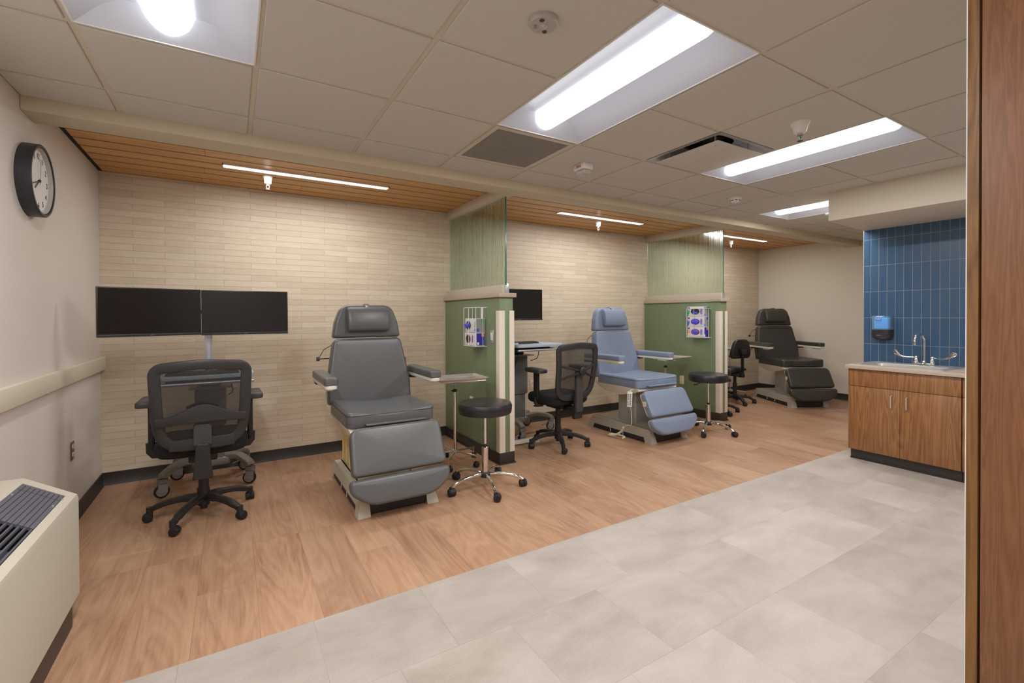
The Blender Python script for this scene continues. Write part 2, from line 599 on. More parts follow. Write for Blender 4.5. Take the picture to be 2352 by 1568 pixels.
K['blackg'] = mat('dark_grey_plastic', rgb(62, 61, 62), 0.45)
K['framek'] = mat('chair_frame_black', rgb(46, 45, 47), 0.42)
K['fabric'] = mat('black_fabric', rgb(20, 20, 21), 0.9, bump=0.4, bscale=500)
K['vinylb'] = mat('black_vinyl', rgb(34, 33, 36), 0.33, bump=0.15, bscale=300)
K['rubber'] = mat('black_rubber', rgb(26, 26, 28), 0.55)
K['screen'] = mat('screen_glass', rgb(20, 18, 18), 0.22)
K['bezel'] = mat('screen_bezel', rgb(18, 18, 20), 0.35)
K['leather1'] = mat('grey_vinyl', rgb(94, 95, 96), 0.32, bump=0.25, bscale=180)
K['leather2'] = mat('blue_vinyl', rgb(128, 141, 164), 0.5, bump=0.2, bscale=180)
K['leather3'] = mat('charcoal_vinyl', rgb(62, 60, 57), 0.36, bump=0.2, bscale=180)
K['seam'] = mat('seam_thread', rgb(48, 48, 50), 0.6)
K['basep'] = mat('chair_base_paint', rgb(188, 184, 168), 0.42)
K['basep2'] = mat('chair_base_silver', rgb(172, 164, 150), 0.42)
K['colsil'] = mat('column_silver', rgb(176, 174, 170), 0.35, 0.3)
K['cream'] = mat('aged_cream', rgb(232, 212, 150), 0.4)
K['armcream'] = mat('armrest_shell', rgb(226, 222, 208), 0.4)
K['navy'] = mat('dark_inset', rgb(38, 40, 46), 0.5)
K['cartgrey'] = mat('cart_grey_green', rgb(126, 122, 112), 0.5)
K['cartlight'] = mat('cart_pale_grey', rgb(178, 190, 202), 0.4)
K['cartdark'] = mat('cart_column_grey', rgb(112, 112, 110), 0.5)
K['castwheel'] = mat('caster_wheel_grey', rgb(142, 140, 138), 0.5)
K['heater'] = mat('heater_cream', rgb(190, 183, 168), 0.45)
K['grille'] = mat('grille_slate', rgb(88, 88, 98), 0.5)
K['clockc'] = mat('clock_case', rgb(42, 42, 48), 0.4)
K['clockf'] = mat('clock_face', rgb(222, 218, 212), 0.6)
K['ink'] = mat('ink', rgb(30, 28, 28), 0.6)
K['brown'] = mat('brown_plate', rgb(112, 96, 74), 0.35, 0.4)
K['ivory'] = mat('ivory_plastic', rgb(226, 216, 178), 0.4)
K['red'] = mat('red_ink', rgb(190, 52, 40), 0.5)
K['greenp'] = mat('green_print', rgb(20, 170, 96), 0.5)
K['bluep'] = mat('blue_print', rgb(36, 92, 214), 0.5)
K['navyp'] = mat('navy_print', rgb(52, 44, 168), 0.5)
K['orangep'] = mat('orange_print', rgb(240, 160, 52), 0.5)
K['carton'] = mat('white_carton', rgb(226, 222, 224), 0.55)
K['cartong'] = mat('grey_carton', rgb(150, 152, 152), 0.55)
K['glove'] = mat('violet_glove', rgb(92, 84, 222), 0.5)
K['lilac'] = mat('lilac_print', rgb(140, 124, 214), 0.5)
K['hole'] = mat('box_opening', rgb(58, 48, 46), 0.8)
K['dispb'] = mat_clear('blue_clear_plastic', rgb(190, 228, 255), 0.25)
K['soap'] = mat('blue_refill', rgb(128, 204, 255), 0.25)
K['dispk'] = mat('charcoal_plastic', rgb(52, 50, 54), 0.4)
K['clear'] = mat_clear('clear_lens', rgb(235, 232, 232), 0.35)
K['glass'] = mat_glass()
K['glassedge'] = mat('green_glass_edge', rgb(36, 112, 96), 0.15)
K['yellow'] = mat('warning_yellow', rgb(232, 202, 40), 0.5)
K['meshfab'] = mat_meshfabric()
K['cable'] = mat('cream_cable', rgb(222, 214, 186), 0.5)

# ================================================================== THE SETTING
# floors
m = M().box(XL - .1, XR + .1, FLOORY, YB + .1, -0.05, 0)
struct('floor', m, K['plank'], flat=True)
m = M().box(XL - .1, TILEX + .1, YF - .1, FLOORY, -0.05, 0)
struct('floor', m, K['tile'], flat=True)

# walls
struct('wall_back', M().box(XL - .1, XR + .1, YB, YB + .1, 0, 2.62), K['brick'], flat=True)
struct('wall_left', M().box(XL - .1, XL, YF - .1, YB, 0, 2.62), K['wall'], flat=True)
struct('wall_right', M().box(XR, XR + .1, TILEY - .5, YB, 0, 2.62), K['wallr'], flat=True)
struct('wall_front', M().box(XL, TILEX, YF - .1, YF, 0, 2.62), K['wall'], flat=True)
struct('wall_sink', M().box(TILEX, XR + .1, YF - .1, TILEY, 0, 2.62), K['wallr'], flat=True)
struct('wall_tiled', M().box(TILEX - .009, TILEX, 0.33, TILEY, 0, 2.19), K['bluetile'], flat=True)
struct('trim_1', M().box(TILEX - .012, TILEX, TILEY - .001, TILEY + .004, 0, 2.19), K['alu'], flat=True)
# dropped soffit above the sink
struct('ceiling_soffit', M().prism([(4.654, YF), (TILEX, YF), (TILEX, TILEY + .004), (4.654, 2.105)], 2.19, CZ + .02, b=0.004), K['soffit'])

# suspended ceiling: cells of the grid, except where a fixture sits
fixt = set()
TROFF = [(-1, -2), (2, -2), (5, -2), (8, -1), (-1, -5), (2, -5), (5, -5)]  # last entries, behind the camera, are assumed lights added to light the near floor
for i, j in TROFF:
    fixt |= {(i, j), (i, j + 1)}
fixt |= {(2, 0), (4, -1)}
tiles = M()
for i in range(-2, 14):
    for j in range(-7, 2):
        if (i, j) in fixt: continue
        x0 = GX + i * GP; y0 = GY + j * GP
        a0, a1 = max(x0 + .013, XL + .002), min(x0 + GP - .013, XR - .002)
        b0, b1 = max(y0 + .013, YF + .002), min(y0 + GP - .013, BEAM0 - .002)
        if a1 - a0 < .03 or b1 - b0 < .03: continue
        if a0 > TILEX - .1 and b1 < TILEY: continue
        tiles.box(a0, a1, b0, b1, CZ - .008, CZ + .012, 0.003, seg=1)
        if True: tiles.box(max(x0, XL), min(x0 + GP, XR), max(y0, YF), min(y0 + GP, BEAM0), CZ + .002, CZ + .004)
struct('ceiling', tiles, K['ceil'])
grid = M()
for i in range(-1, 14):
    x = GX + i * GP
    seg = [(YF, BEAM0)]
    for (a, b) in TROFF:      # keep bars clear of nothing: they run along fixture edges only
        pass
    for y0, y1 in seg:
        if x > TILEX: y0 = TILEY
        # bars that would cross no fixture interior (fixtures are one cell wide)
        grid.box(x - .0125, x + .0125, y0, y1, CZ - .0012, CZ + .0008)
for j in range(-6, 2):
    y = GY + j * GP
    x0 = XL
    cuts = sorted((GX + a * GP, GX + (a + 1) * GP) for (a, b) in TROFF if j == b + 1)
    for c0, c1 in cuts:
        grid.box(x0, c0, y - .0125, y + .0125, CZ - .001, CZ + .001)
        x0 = c1
    grid.box(x0, XR if y > TILEY else TILEX, y - .012, y + .012, CZ - .001, CZ + .001)
grid.box(XL, XL + .02, YF, BEAM0, CZ - .0012, CZ + .001)
grid.box(XR - .02, XR, TILEY, BEAM0, CZ - .0012, CZ + .001)
struct('ceiling_grid', grid, K['grid'], flat=True)
struct('ceiling_deck', M().box(XL - .1, XR + .1, YF - .1, YB + .1, 2.62, 2.66), K['ceil'], flat=True)
# beam between the two ceilings
struct('trim_2', M().box(XL, XR, BEAM0, BEAM1, BEAMZ, 2.60, 0.006), K['beam'])
# maple plank ceiling over the bays
wp = M()
y = BEAM1 - 0.075
pitch = 0.1617
while y < YB - .01:
    y1 = min(y + pitch - .017, YB - .004)
    x = XL + .026
    brk = x + random.uniform(.6, 2.2)
    while x < XR:
        e = min(brk, XR)
        if y1 > BEAM1: wp.box(x, e - .0012, max(y, BEAM1 - .01), y1, WZ, WZ + .018, 0.002, seg=1)
        x = e; brk = x + 2.44
    y += pitch
struct('ceiling_planks', wp, K['maple'])
struct('ceiling_backing', M().box(XL, XR, BEAM1, YB, WZ + .003, WZ + .012), K['black'], flat=True)

# baseboards with a toe
def base_run(name, p0, p1, nrm):
    prof = [(0, 0), (0.019, 0), (0.017, 0.006), (0.009, 0.018), (0.008, 0.10), (0, 0.10)]
    a = Vector(p0); b = Vector(p1); nn = Vector(nrm)
    v = []
    for p in (a, b):
        for d, z in prof: v.append((p.x + nn.x * d, p.y + nn.y * d, z))
    k = len(prof)
    f = [tuple(range(k)), tuple(range(2 * k - 1, k - 1, -1))] + [(i, k + i, k + (i + 1) % k, (i + 1) % k) for i in range(k)]
    return M().add(v, f)
P1X0, P1X1, PYF = 2.055, 2.195, 3.60
P2D = 3.180
for x0, x1 in ((XL, P1X0), (P1X1, P1X0 + P2D), (P1X1 + P2D, XR)):
    fix_normals(struct('baseboard_back', base_run('b', (x0, YB), (x1, YB), (0, -1)), K['base']))
fix_normals(struct('baseboard_left', base_run('b', (XL, 2.6), (XL, YB), (1, 0)), K['base']))
fix_normals(struct('baseboard_right', base_run('b', (XR, TILEY), (XR, YB), (-1, 0)), K['base']))
# chair rail
struct('trim_3', M().box(XL, XL + .034, YF, YB - .002, 0.925, 1.028, 0.006), K['trimp'])

# ------------------------------------------------------------------ partitions
def partition(dx):
    x0, x1 = P1X0 + dx, P1X1 + dx
    w_ = struct('wall_partition', M().box(x0, x1, PYF, YB, 0, 1.508, 0.003), K['green'])
    obj('cap', M().box(x0 - .022, x1 + .022, PYF - .03, YB, 1.508, 1.548, 0.004), K['cap'], w_)
    obj('glass_channel', M().box(x0 + .03, x0 + .098, PYF + .004, YB - .002, 1.548, 1.622, 0.002), K['channel'], w_)
    obj('end_plate', M().box(x0 + .056, x0 + .1, PYF - .002, PYF + .004, 1.548, 1.635, 0.001)
        .cyl((x0 + .068, PYF - .004, 1.592), (x0 + .068, PYF, 1.592), .003)
        .cyl((x0 + .088, PYF - .004, 1.592), (x0 + .088, PYF, 1.592), .003), K['alu'], w_)
    obj('glass_header', M().box(x0 + .015, x0 + .113, BEAM1 - .02, YB - .002, 2.415, WZ + .004, 0.002), K['channel'], w_)
    obj('glass_panel', M().box(x0 + .058, x0 + .070, PYF - .005, YB - .004, 1.60, 2.43), K['glass'], w_, flat=True)
    obj('glass_edge', M().box(x0 + .0575, x0 + .0705, PYF - .007, PYF - .0051, 1.62, 2.42), K['glassedge'], w_, flat=True)
    g = M().prism([(x0 - .009, PYF - .009), (x0 + .05, PYF - .009), (x0 + .05, PYF - .0002), (x0 - .0002, PYF - .0002), (x0 - .0002, PYF + .055), (x0 - .009, PYF + .055)], .105, 1.387, b=0.002)
    obj('corner_guard', g, K['guard'], w_)
    g = M().prism([(x1 - .042, PYF - .009), (x1 + .009, PYF - .009), (x1 + .009, PYF + .055), (x1 + .0002, PYF + .055), (x1 + .0002, PYF - .0002), (x1 - .042, PYF - .0002)], .105, 1.387, b=0.002)
    obj('corner_guard', g, K['guard'], w_)
    bb = M()
    for d_, z_ in ((.008, .10), (.018, .012)):
        bb.prism([(x0 - d_, PYF - d_), (x1 + d_, PYF - d_), (x1 + d_, YB - .02), (x0 - d_, YB - .02)], 0, z_, b=.001)
    obj('partition_base', bb, K['base'], w_)
    return w_
partition(0)
partition(P2D)

# ================================================================== CEILING THINGS
def lamp(t, sx, sy, z, power, col=(1.0, 0.99, 0.98)):
    d = bpy.data.lights.new('lamp', 'AREA')
    d.shape = 'RECTANGLE'; d.size = sx; d.size_y = sy; d.energy = power; d.color = col
    o = bpy.data.objects.new('lamp', d); COL.objects.link(o)
    o.location = (0, 0, z); o.parent = t
    return o
def troffer_parts(t):
    lamp(t, .128, 1.10, -.003, TROFFER_W)
    W, Lh = GP / 2 - .010, 1.2192 / 2 - .010
    H_ = .085
    prof = []
    for k in range(13):
        a = k / 12
        prof.append((-W + (W - .115) * a, -0.004 + H_ * math.sin(a * PI / 2) ** 1.1))
    prof = prof + [(-x, z) for x, z in reversed(prof)]
    n = len(prof)
    def ye(z): return Lh - .085 * (z + .004) / H_
    v = [(x, -Lh, -.004) for x, z in prof] + [(x, -ye(z), z) for x, z in prof] + [(x, ye(z), z) for x, z in prof] + [(x, Lh, -.004) for x, z in prof]
    f = []
    for i in range(3):
        for k in range(n - 1):
            f.append((i * n + k, (i + 1) * n + k, (i + 1) * n + k + 1, i * n + k + 1))
    obj('reflector', M().add(v, f), K['reflector'], t)
    fr = M()
    for a in (-1, 1):
        fr.box(min(a * W, a * (W + .007)), max(a * W, a * (W + .007)), -Lh - .006, Lh + .006, -.007, .0)
        fr.box(-W - .006, W + .006, min(a * Lh, a * (Lh + .007)), max(a * Lh, a * (Lh + .007)), -.007, .0)
    fr.box(-W - .006, W + .006, -Lh - .006, Lh + .006, .095, .10)
    obj('housing', fr, K['white'], t)
    # lens: shallow drum
    v, f = [], []
    ps = [(-.086 + .172 * k / 12, .076 - .074 * math.sin(PI * k / 12) ** 0.7) for k in range(13)]
    L0 = Lh - .035
    yy = [(-L0, .82), (-L0 + .012, .95), (-L0 + .03, 1), (L0 - .03, 1), (L0 - .012, .95), (L0, .82)]
    for y_, s_ in yy:
        for x, z in ps: v.append((x * s_, y_, .076 - (.076 - z) * s_))
    n = len(ps)
    for i in range(len(yy) - 1):
        for k in range(n - 1):
            f.append((i * n + k, (i + 1) * n + k, (i + 1) * n + k + 1, i * n + k + 1))
    f.append(tuple(range(n))); f.append(tuple((len(yy) - 1) * n + k for k in range(n)))
    obj('lens', M().add(v, f), K['lens'], t)

def tpos(i, j): return (GX + i * GP + GP / 2, GY + j * GP + GP, CZ)
lab = ['recessed ceiling light nearest the clock wall, cut by the top of the picture',
       'large recessed ceiling light above the first partition, whole in view at top centre',
       'recessed ceiling light in front of the sink soffit, beside the large ceiling sprinkler',
       'smallest and farthest recessed ceiling light, half hidden by the sink soffit']
t0 = thing('ceiling_light', lab[0], 'ceiling light', tpos(-1, -2), 0, 'recessed ceiling lights')
troffer_parts(t0)
for k, (i, j) in enumerate(TROFF[1:]):
    dup(t0, (lab + ['added unseen recessed light over the heater, behind the camera', 'added unseen recessed light straight above and behind the camera', 'added recessed light over the tall walnut cabinet, out of view'])[k + 1], tpos(i, j), 0, 'recessed ceiling lights' if k + 1 < 4 else 'added recessed ceiling lights behind the camera')

# linear lights in the plank ceiling
def linear_light(label, x0, x1):
    t = thing('linear_light', label, 'ceiling light', ((x0 + x1) / 2, 4.165, WZ), 0, 'linear lights in the plank ceiling')
    h = (x1 - x0) / 2
    obj('lens', M().box(-h + .008, h - .008, -.037, .037, -.006, -.001), K['strip'], t)
    lamp(t, 2 * h - .02, .07, -.0075, STRIP_W)
    obj('frame', M().box(-h, h, -.046, -.037, -.008, .0).box(-h, h, .037, .046, -.008, .0).box(-h, -h + .008, -.046, .046, -.008, 0).box(h - .008, h, -.046, .046, -.008, 0), K['white'], t)
linear_light('long white linear light above the dual monitors and grey exam chair', -0.055, 1.222)
linear_light('white linear light in the plank ceiling above the blue exam chair', 3.14, 4.47)
linear_light('white linear light in the farthest bay, partly behind the second glass screen', 5.90, 7.22)

# sprinklers
def sprinkler(label, loc, s=1.0, long=True):
    t = thing('sprinkler', label, 'sprinkler', loc, 0, 'pendant sprinklers')
    obj('cup', M().lathe([(.040 * s, 0), (.038 * s, -.006), (.031 * s, -.02), (.027 * s, -.045), (.027 * s, -.062), (.022 * s, -.068), (.010 * s, -.07)], 24), K['white'], t)
    h = M().cyl((0, 0, -.07), (0, 0, -.082), .011 * s).tube([(-.010 * s, 0, -.08), (-.011 * s, 0, -.095), (-.004 * s, 0, -.108)], .0028, 6).tube([(.010 * s, 0, -.08), (.011 * s, 0, -.095), (.004 * s, 0, -.108)], .0028, 6)
    h.lathe([(.014 * s, -.112), (.014 * s, -.109), (.004 * s, -.107)], 12)
    obj('head', fixn(h), K['chrome'] if not long else K['white'], t)
def fixn(m): return m
sprinkler('white sprinkler hanging below the linear light over the dual monitors', (0.262, 4.30, WZ))
sprinkler('small white sprinkler under the plank ceiling above the blue exam chair', (3.871, 4.32, WZ))
sprinkler('smallest white sprinkler, in the farthest bay just right of the second glass screen', (6.638, 4.37, WZ))
sp = thing('sprinkler', 'largest cream sprinkler, on the tile ceiling beside the third recessed light', 'sprinkler', (2.825, 1.426, CZ), 0, 'pendant sprinklers')
obj('cup', M().lathe([(.052, -.008), (.05, -.011), (.040, -.03), (.033, -.055), (.030, -.062), (.02, -.066)], 28), K['greywhite'] if False else K['white'], sp)
obj('head', M().cyl((0, 0, -.064), (0, 0, -.078), .014).tube([(-.012, 0, -.076), (-.014, 0, -.092), (-.004, 0, -.106)], .003, 6).tube([(.012, 0, -.076), (.014, 0, -.092), (.004, 0, -.106)], .003, 6).lathe([(.015, -.11), (.015, -.107), (.004, -.105)], 12), K['chrome'], sp)
obj('bulb', M().cyl((0, 0, -.08), (0, 0, -.103), .003), K['greenp'], sp, 'green glass bulb')

# occupancy sensor
t = thing('occupancy_sensor', 'round white ceiling sensor with two dark eyes, left of the large recessed light', 'sensor', (1.008, 1.426, CZ - .008), R(-30))
obj('body', M().lathe([(.057, 0), (.057, -.012), (.052, -.02), (.0, -.022)], 40), K['greywhite'], t)
obj('lens', M().lathe([(.015, -.020), (.013, -.025), (.008, -.028), (0, -.029)], 20), K['greywhite'], t)
for s_ in (-1, 1):
    e = M().lathe([(.0095, -.0215), (.008, -.0235), (0, -.0235)], 16, T(.008 * s_, .034 * s_, 0))
    obj('eye', e, K['blackg'], t)
obj('window', M().prism(rpoly([(-.036, -.008), (-.024, -.008), (-.024, .012), (-.036, .012)], .005), -.0235, -.021), K['castwheel'], t)

# fire strobe
t = thing('fire_strobe', 'white box strobe lettered FIRE in red on the tile ceiling', 'fire alarm', (2.222, 2.64, CZ - .008), 0)
obj('body', M().box(-.045, .045, -.058, .058, -.042, 0, 0.004), K['white'], t)
obj('lens', M().box(-.04, .04, -.05, .05, -.075, -.042, 0.014, seg=4), K['clear'], t)
obj('flash_tube', M().cyl((0, -.025, -.055), (0, .025, -.055), .006).box(-.02, .02, -.035, .035, -.045, -.043), K['chrome'], t)
text('FIRE', .03, frame((-.0455, 0, -.02), (0, -1, 0), (0, 0, 1)), K['red'], t, 'fire_lettering', bold=.0004)

# smoke detector
t = thing('smoke_detector', 'round white smoke detector on the tile ceiling before the fourth recessed light', 'smoke detector', (4.09, 2.65, CZ - .008), 0)
obj('base', M().lathe([(.055, 0), (.055, -.010), (.050, -.014)], 36), K['white'], t)
obj('cover', M().lathe([(.048, -.012), (.048, -.020), (.044, -.024), (.036, -.040), (.02, -.046), (0, -.047)], 36), K['white'], t)
vn = M()
for k in range(8):
    a = 2 * PI * k / 8
    vn.box(-.011, .011, -.001, .001, -.003, .003, m=T(.0425 * math.cos(a), .0425 * math.sin(a), -.028, rz=a + PI / 2, rx=0))
obj('vent', vn, K['ink'], t)
t = thing('ceiling_speaker', 'flat round disc on the far ceiling beside the fourth recessed light', 'sensor', (5.62, 2.52, CZ - .008), 0)
obj('disc', M().lathe([(.05, 0), (.05, -.012), (.03, -.02), (0, -.021)], 28), K['white'], t)

# return grille (cell 2,0)
gx, gy = GX + 2 * GP + GP / 2, GY + GP / 2
t = thing('return_grille', 'square egg-crate return grille in the ceiling at the near end of the large light', 'vent', (gx, gy, CZ - .004), 0)
h = GP / 2 - .011
fr = M()
for a in (-1, 1):
    fr.box(min(a * h, a * (h - .03)), max(a * h, a * (h - .03)), -h, h, -.004, .002)
    fr.box(-h + .03, h - .03, min(a * h, a * (h - .03)), max(a * h, a * (h - .03)), -.004, .002)
obj('frame', fr, K['grid'], t)
ec = M(); n = 40; q = h - .03
for k in range(n + 1):
    p = -q + 2 * q * k / n
    ec.box(p - .0006, p + .0006, -q, q, -.0010, .008)
    ec.box(-q, q, p - .0006, p + .0006, -.0012, .0082)
obj('egg_crate', ec, K['cratemat'], t, flat=True)
obj('plenum', M().box(-q - .02, q + .02, -q - .02, q + .02, .020, .024), K['greywhite'], t)
obj('duct_collar_shade', M().lathe([(.10, .0195), (.10, .014), (.095, .014), (.095, .0193), (0, .0193)], 30, cap=False), K['ink'], t)  # ink disc inside the collar paints the round shadow of the duct

# supply diffuser (cell 4,-1)
gx, gy = GX + 4 * GP + GP / 2, GY - GP / 2
t = thing('air_diffuser', 'square ceiling supply diffuser with a dropped flat plaque, beside the third light', 'vent', (gx, gy, CZ - .004), 0)
v, f = [], []
h = GP / 2 - .011
rings = [(h, 0, .01), (h - .03, .002, .04), (h - .06, .045, .07), (h - .15, .075, .10)]
for rr, z, c in rings:
    for x, y in rpoly([(-rr, -rr), (rr, -rr), (rr, rr), (-rr, rr)], c, 6): v.append((x, y, z))
n = len(v) // len(rings)
for i in range(len(rings) - 1):
    for k in range(n): f.append((i * n + k, i * n + (k + 1) % n, (i + 1) * n + (k + 1) % n, (i + 1) * n + k))
obj('cone', M().add(v, f), K['alu'], t)
obj('plaque', M().box(-.242, .242, -.242, .242, -.026, -.020, 0.002), K['ceil'], t)
obj('neck', M().lathe([(.13, .075), (.13, .13)], 30, cap=False), K['ink'], t)
obj('plenum', M().box(-.2, .2, -.2, .2, .12, .13), K['cartdark'], t)
for hx_, hy_ in ((-.18, -.18), (.18, -.18), (-.18, .18), (.18, .18)):
    obj('hanger', M().box(hx_ - .006, hx_ + .006, hy_ - .002, hy_ + .002, -.03, .06), K['grid'], t)

# ================================================================== LEFT WALL THINGS
# wall clock
t = thing('wall_clock', 'round wall clock in a deep black case, reading about 7:42', 'clock', (XL, 3.34, 2.053), 0)
RC = .186
mm = frame((0, 0, 0), (0, 1, 0), (0, 0, 1))     # local x -> +Y, local y -> +Z, local z -> +X
obj('case', M().lathe([(RC, 0), (RC, .056), (RC - .004, .060), (RC - .014, .060), (RC - .018, .056), (RC - .020, .040)], 64, mm, cap=False), K['clockc'], t)
obj('bezel', M().lathe([(RC - .019, .055), (RC - .022, .048), (RC - .025, .038)], 64, mm, cap=False), K['greywhite'], t)
obj('dial', M().lathe([(RC - .022, .036), (RC - .022, .038), (0, .038)], 64, mm), K['clockf'], t)
nums = M()
for k in range(1, 13):
    a = R(90 - 30 * k)
    o_ = text(str(k), .042, mm @ T(.128 * math.cos(a), .128 * math.sin(a), .0392), K['ink'], t, 'numeral', .0003)
tk = M()
for k in range(60):
    a = 2 * PI * k / 60
    tk.box(-.004, .004, -.0005, .0005, -.0002, .0003, m=mm @ T(.155 * math.cos(a), .155 * math.sin(a), .0386, rz=a))
obj('minute_marks', tk, K['ink'], t)
def hand(name, ang, L, wd, z, mt):
    a = R(90 - ang)
    obj(name, M().box(-.02, L, -wd, wd, -.0005, .0005, m=mm @ T(0, 0, z, rz=a)), K[mt], t)
hand('hour_hand', 231, .075, .003, .042, 'ink')
hand('minute_hand', 252, .11, .0024, .044, 'ink')
hand('second_hand', 8, .12, .0008, .046, 'ink')
obj('hub', M().lathe([(.007, .038), (.007, .048), (0, .048)], 16, mm), K['ink'], t)

def outlet(label, o, xd, plate, rec, w_=.07, h_=.115):
    t = thing('power_outlet', label, 'outlet', o, 0)
    xd = Vector(xd); zd = Vector((0, 0, 1)); F = frame((0, 0, 0), xd, zd)
    obj('plate', M().box(-w_ / 2, w_ / 2, -h_ / 2, h_ / 2, 0, .006, 0.002, m=F), K[plate], t)
    for s_ in (-1, 1):
        r_ = obj('receptacle', M().prism(rpoly([(-.017, s_ * .026 - .014), (.017, s_ * .026 - .014), (.017, s_ * .026 + .014), (-.017, s_ * .026 + .014)], .009), .0055, .009, F), K[rec], t)
        obj('slots', M().box(-.008, -.006, s_ * .026 - .003, s_ * .026 + .006, .0088, .0093, m=F).box(.006, .008, s_ * .026 - .003, s_ * .026 + .006, .0088, .0093, m=F)
            .lathe([(.0022, .0088), (.0022, .0093)], 10, F @ T(0, s_ * .026 - .008, 0)), K['ink'], r_)
    return t
outlet('bronze duplex outlet with ivory sockets on the left wall above the heater', (XL, 4.04, .478), (0, 1, 0), 'brown', 'ivory')
outlet('ivory duplex outlet on the second green partition behind the black stool', (P1X0 + P2D, 4.17, .458), (0, -1, 0), 'ivory', 'ivory')
outlet('ivory outlet on the first green partition, its top just above the near stool seat', (P1X0, 4.17, .475), (0, -1, 0), 'ivory', 'ivory')
t = outlet('small ivory outlet on the brick wall beside the second cart', (3.23, YB, .47), (1, 0, 0), 'ivory', 'ivory')

# light switch on the first partition
t = thing('light_switch', 'steel plate with a white rocker switch on the first green partition', 'switch', (P1X0, 3.742, 1.151), 0)
F = frame((0, 0, 0), (0, -1, 0), (0, 0, 1))
obj('plate', M().box(-.036, .036, -.058, .058, 0, .004, 0.0015, m=F), K['steel'], t)
obj('rocker', M().box(-.0165, .0165, -.035, .035, .003, .009, 0.002, m=F), K['white'], t)
obj('indicator', M().box(-.006, .006, -.029, -.027, .0088, .0094, m=F), K['ink'], t)

# heater cabinet (console unit) under the left wall
t = thing('heater_cabinet', 'cream sloped-top wall heater with a slate grille, bottom left corner', 'heater', (XL + .001, 1.2, 0), 0)
Y0, Y1 = -1.6, 1.575       # local y extent (world up to 2.775)
prof = [(0, .10), (.292, .10), (.300, .108), (.300, .535), (.295, .552), (.130, .652), (.122, .655), (0, .655)]
sh = M()
# shell with an opening for the grille: end caps, front, frame strips of the slope
def slope(u):   # u 0 top .. 1 front
    return (.128 + (.292 - .128) * u, .6525 + (.5535 - .6525) * u)
g0, g1 = .06, .86
ya, yb = Y0 + .2, Y1 - .055
poly = prof
def xz_prism(poly, y0, y1):
    v = [(x, y0, z) for x, z in poly] + [(x, y1, z) for x, z in poly]
    n = len(poly)
    f = [tuple(range(n)), tuple(range(2 * n - 1, n - 1, -1))] + [(i, n + i, n + (i + 1) % n, (i + 1) % n) for i in range(n)]
    return v, f
sh.add(*xz_prism(poly, yb, Y1))
sh.add(*xz_prism(poly, Y0, ya))
a = slope(g0); b = slope(g1)
sh.add(*xz_prism([(0, .58), (a[0], .58), a, (.130, .652), (.122, .655), (0, .655)], ya, yb))
sh.add(*xz_prism([(.27, .10), (.292, .10), (.300, .108), (.300, .535), (.295, .552), b, (b[0], .52), (.27, .5)], ya, yb))
fix_normals(obj('cabinet', sh, K['heater'], t))
obj('plenum', M().box(.0, .27, ya, yb, .3, .305).box(.0, .27, ya, yb, .12, .13), K['black'], t)
# ribbed lid panels and open vane section
lid = M()
def ribs(y0, y1, n=9):
    for k in range(n):
        u0 = g0 + (g1 - g0) * k / n; u1 = g0 + (g1 - g0) * (k + .82) / n; u2 = g0 + (g1 - g0) * (k + 1) / n
        p, q_, r_ = slope(u0), slope(u1), slope(u2)
        lid.add(*xz_prism([(p[0], p[1] - .001), (q_[0], q_[1] - .001), (q_[0], q_[1] - .012), (p[0], p[1] - .012)], y0, y1))
        lid.add(*xz_prism([(q_[0], q_[1] - .006), (r_[0], r_[1] - .006), (r_[0], r_[1] - .012), (q_[0], q_[1] - .012)], y0, y1))
ribs(1.459, yb - .002)
ribs(1.155, 1.455)
fix_normals(obj('lid_panel', lid, K['grille'], t))
vn = M()
for k in range(8):
    u = g0 + (g1 - g0) * (k + .5) / 8
    p = slope(u)
    vn.add(*xz_prism([(p[0] - .0025, p[1] - .004), (p[0] + .0025, p[1] - .0055), (p[0] + .0025, p[1] - .015), (p[0] - .0025, p[1] - .015)], ya, 1.155))
for yy in (.92, .45, -.05, -.6):
    p = slope(.5)
    vn.add(*xz_prism([(slope(g0)[0], slope(g0)[1] - .03), (slope(g1)[0], slope(g1)[1] - .03), (slope(g1)[0], slope(g1)[1] - .07), (slope(g0)[0], slope(g0)[1] - .07)], yy, yy + .09))
fix_normals(obj('louvre', vn, K['grille'], t))
obj('screw', M().cyl((.27, 1.47, .564), (.272, 1.47, .570), .004).cyl((.262, 1.38, .569), (.264, 1.38, .575), .004).cyl((.145, 1.38, .640), (.147, 1.38, .646), .004), K['alu'], t)
obj('kick_base', M().box(0, .292, Y0, 1.50, 0, .10), K['base'], t)

# ================================================================== SINK AREA
CX = 4.95
t = thing('base_cabinet', 'walnut sink base cabinet with a false drawer front and two doors', 'cabinet', (CX, 0, 0), 0)
Ya, Yb = 1.279, 2.066
obj('carcass', M().box(.02, TILEX - CX - .012, Ya, Ya + .018, .09, .838).box(.02, TILEX - CX - .012, Yb - .018, Yb, .09, .838).box(.02, TILEX - CX - .012, Ya, Yb, .09, .108).box(TILEX - CX - .03, TILEX - CX - .012, Ya, Yb, .09, .838).box(.02, .038, Ya, Yb, .66, .70), K['walnut'], t)
obj('drawer_front', M().box(0, .02, Ya + .001, Yb, .680, .834, 0.001), K['walnut'], t)
for n_, (a, b) in enumerate(((1.6755, Yb), (Ya + .001, 1.6725))):
    d = obj('door', M().box(0, .02, a, b, .088, .676, 0.001), K['walnut'], t)
    hy = 1.732 if n_ == 0 else 1.623
    hz = (.518, .622)
    obj('handle', M().tube([(.0, hy, hz[0]), (-.018, hy, hz[0]), (-.024, hy, hz[0] + .006), (-.024, hy, hz[1] - .006), (-.018, hy, hz[1]), (0, hy, hz[1])], .0042, 8), K['nickel'], d)
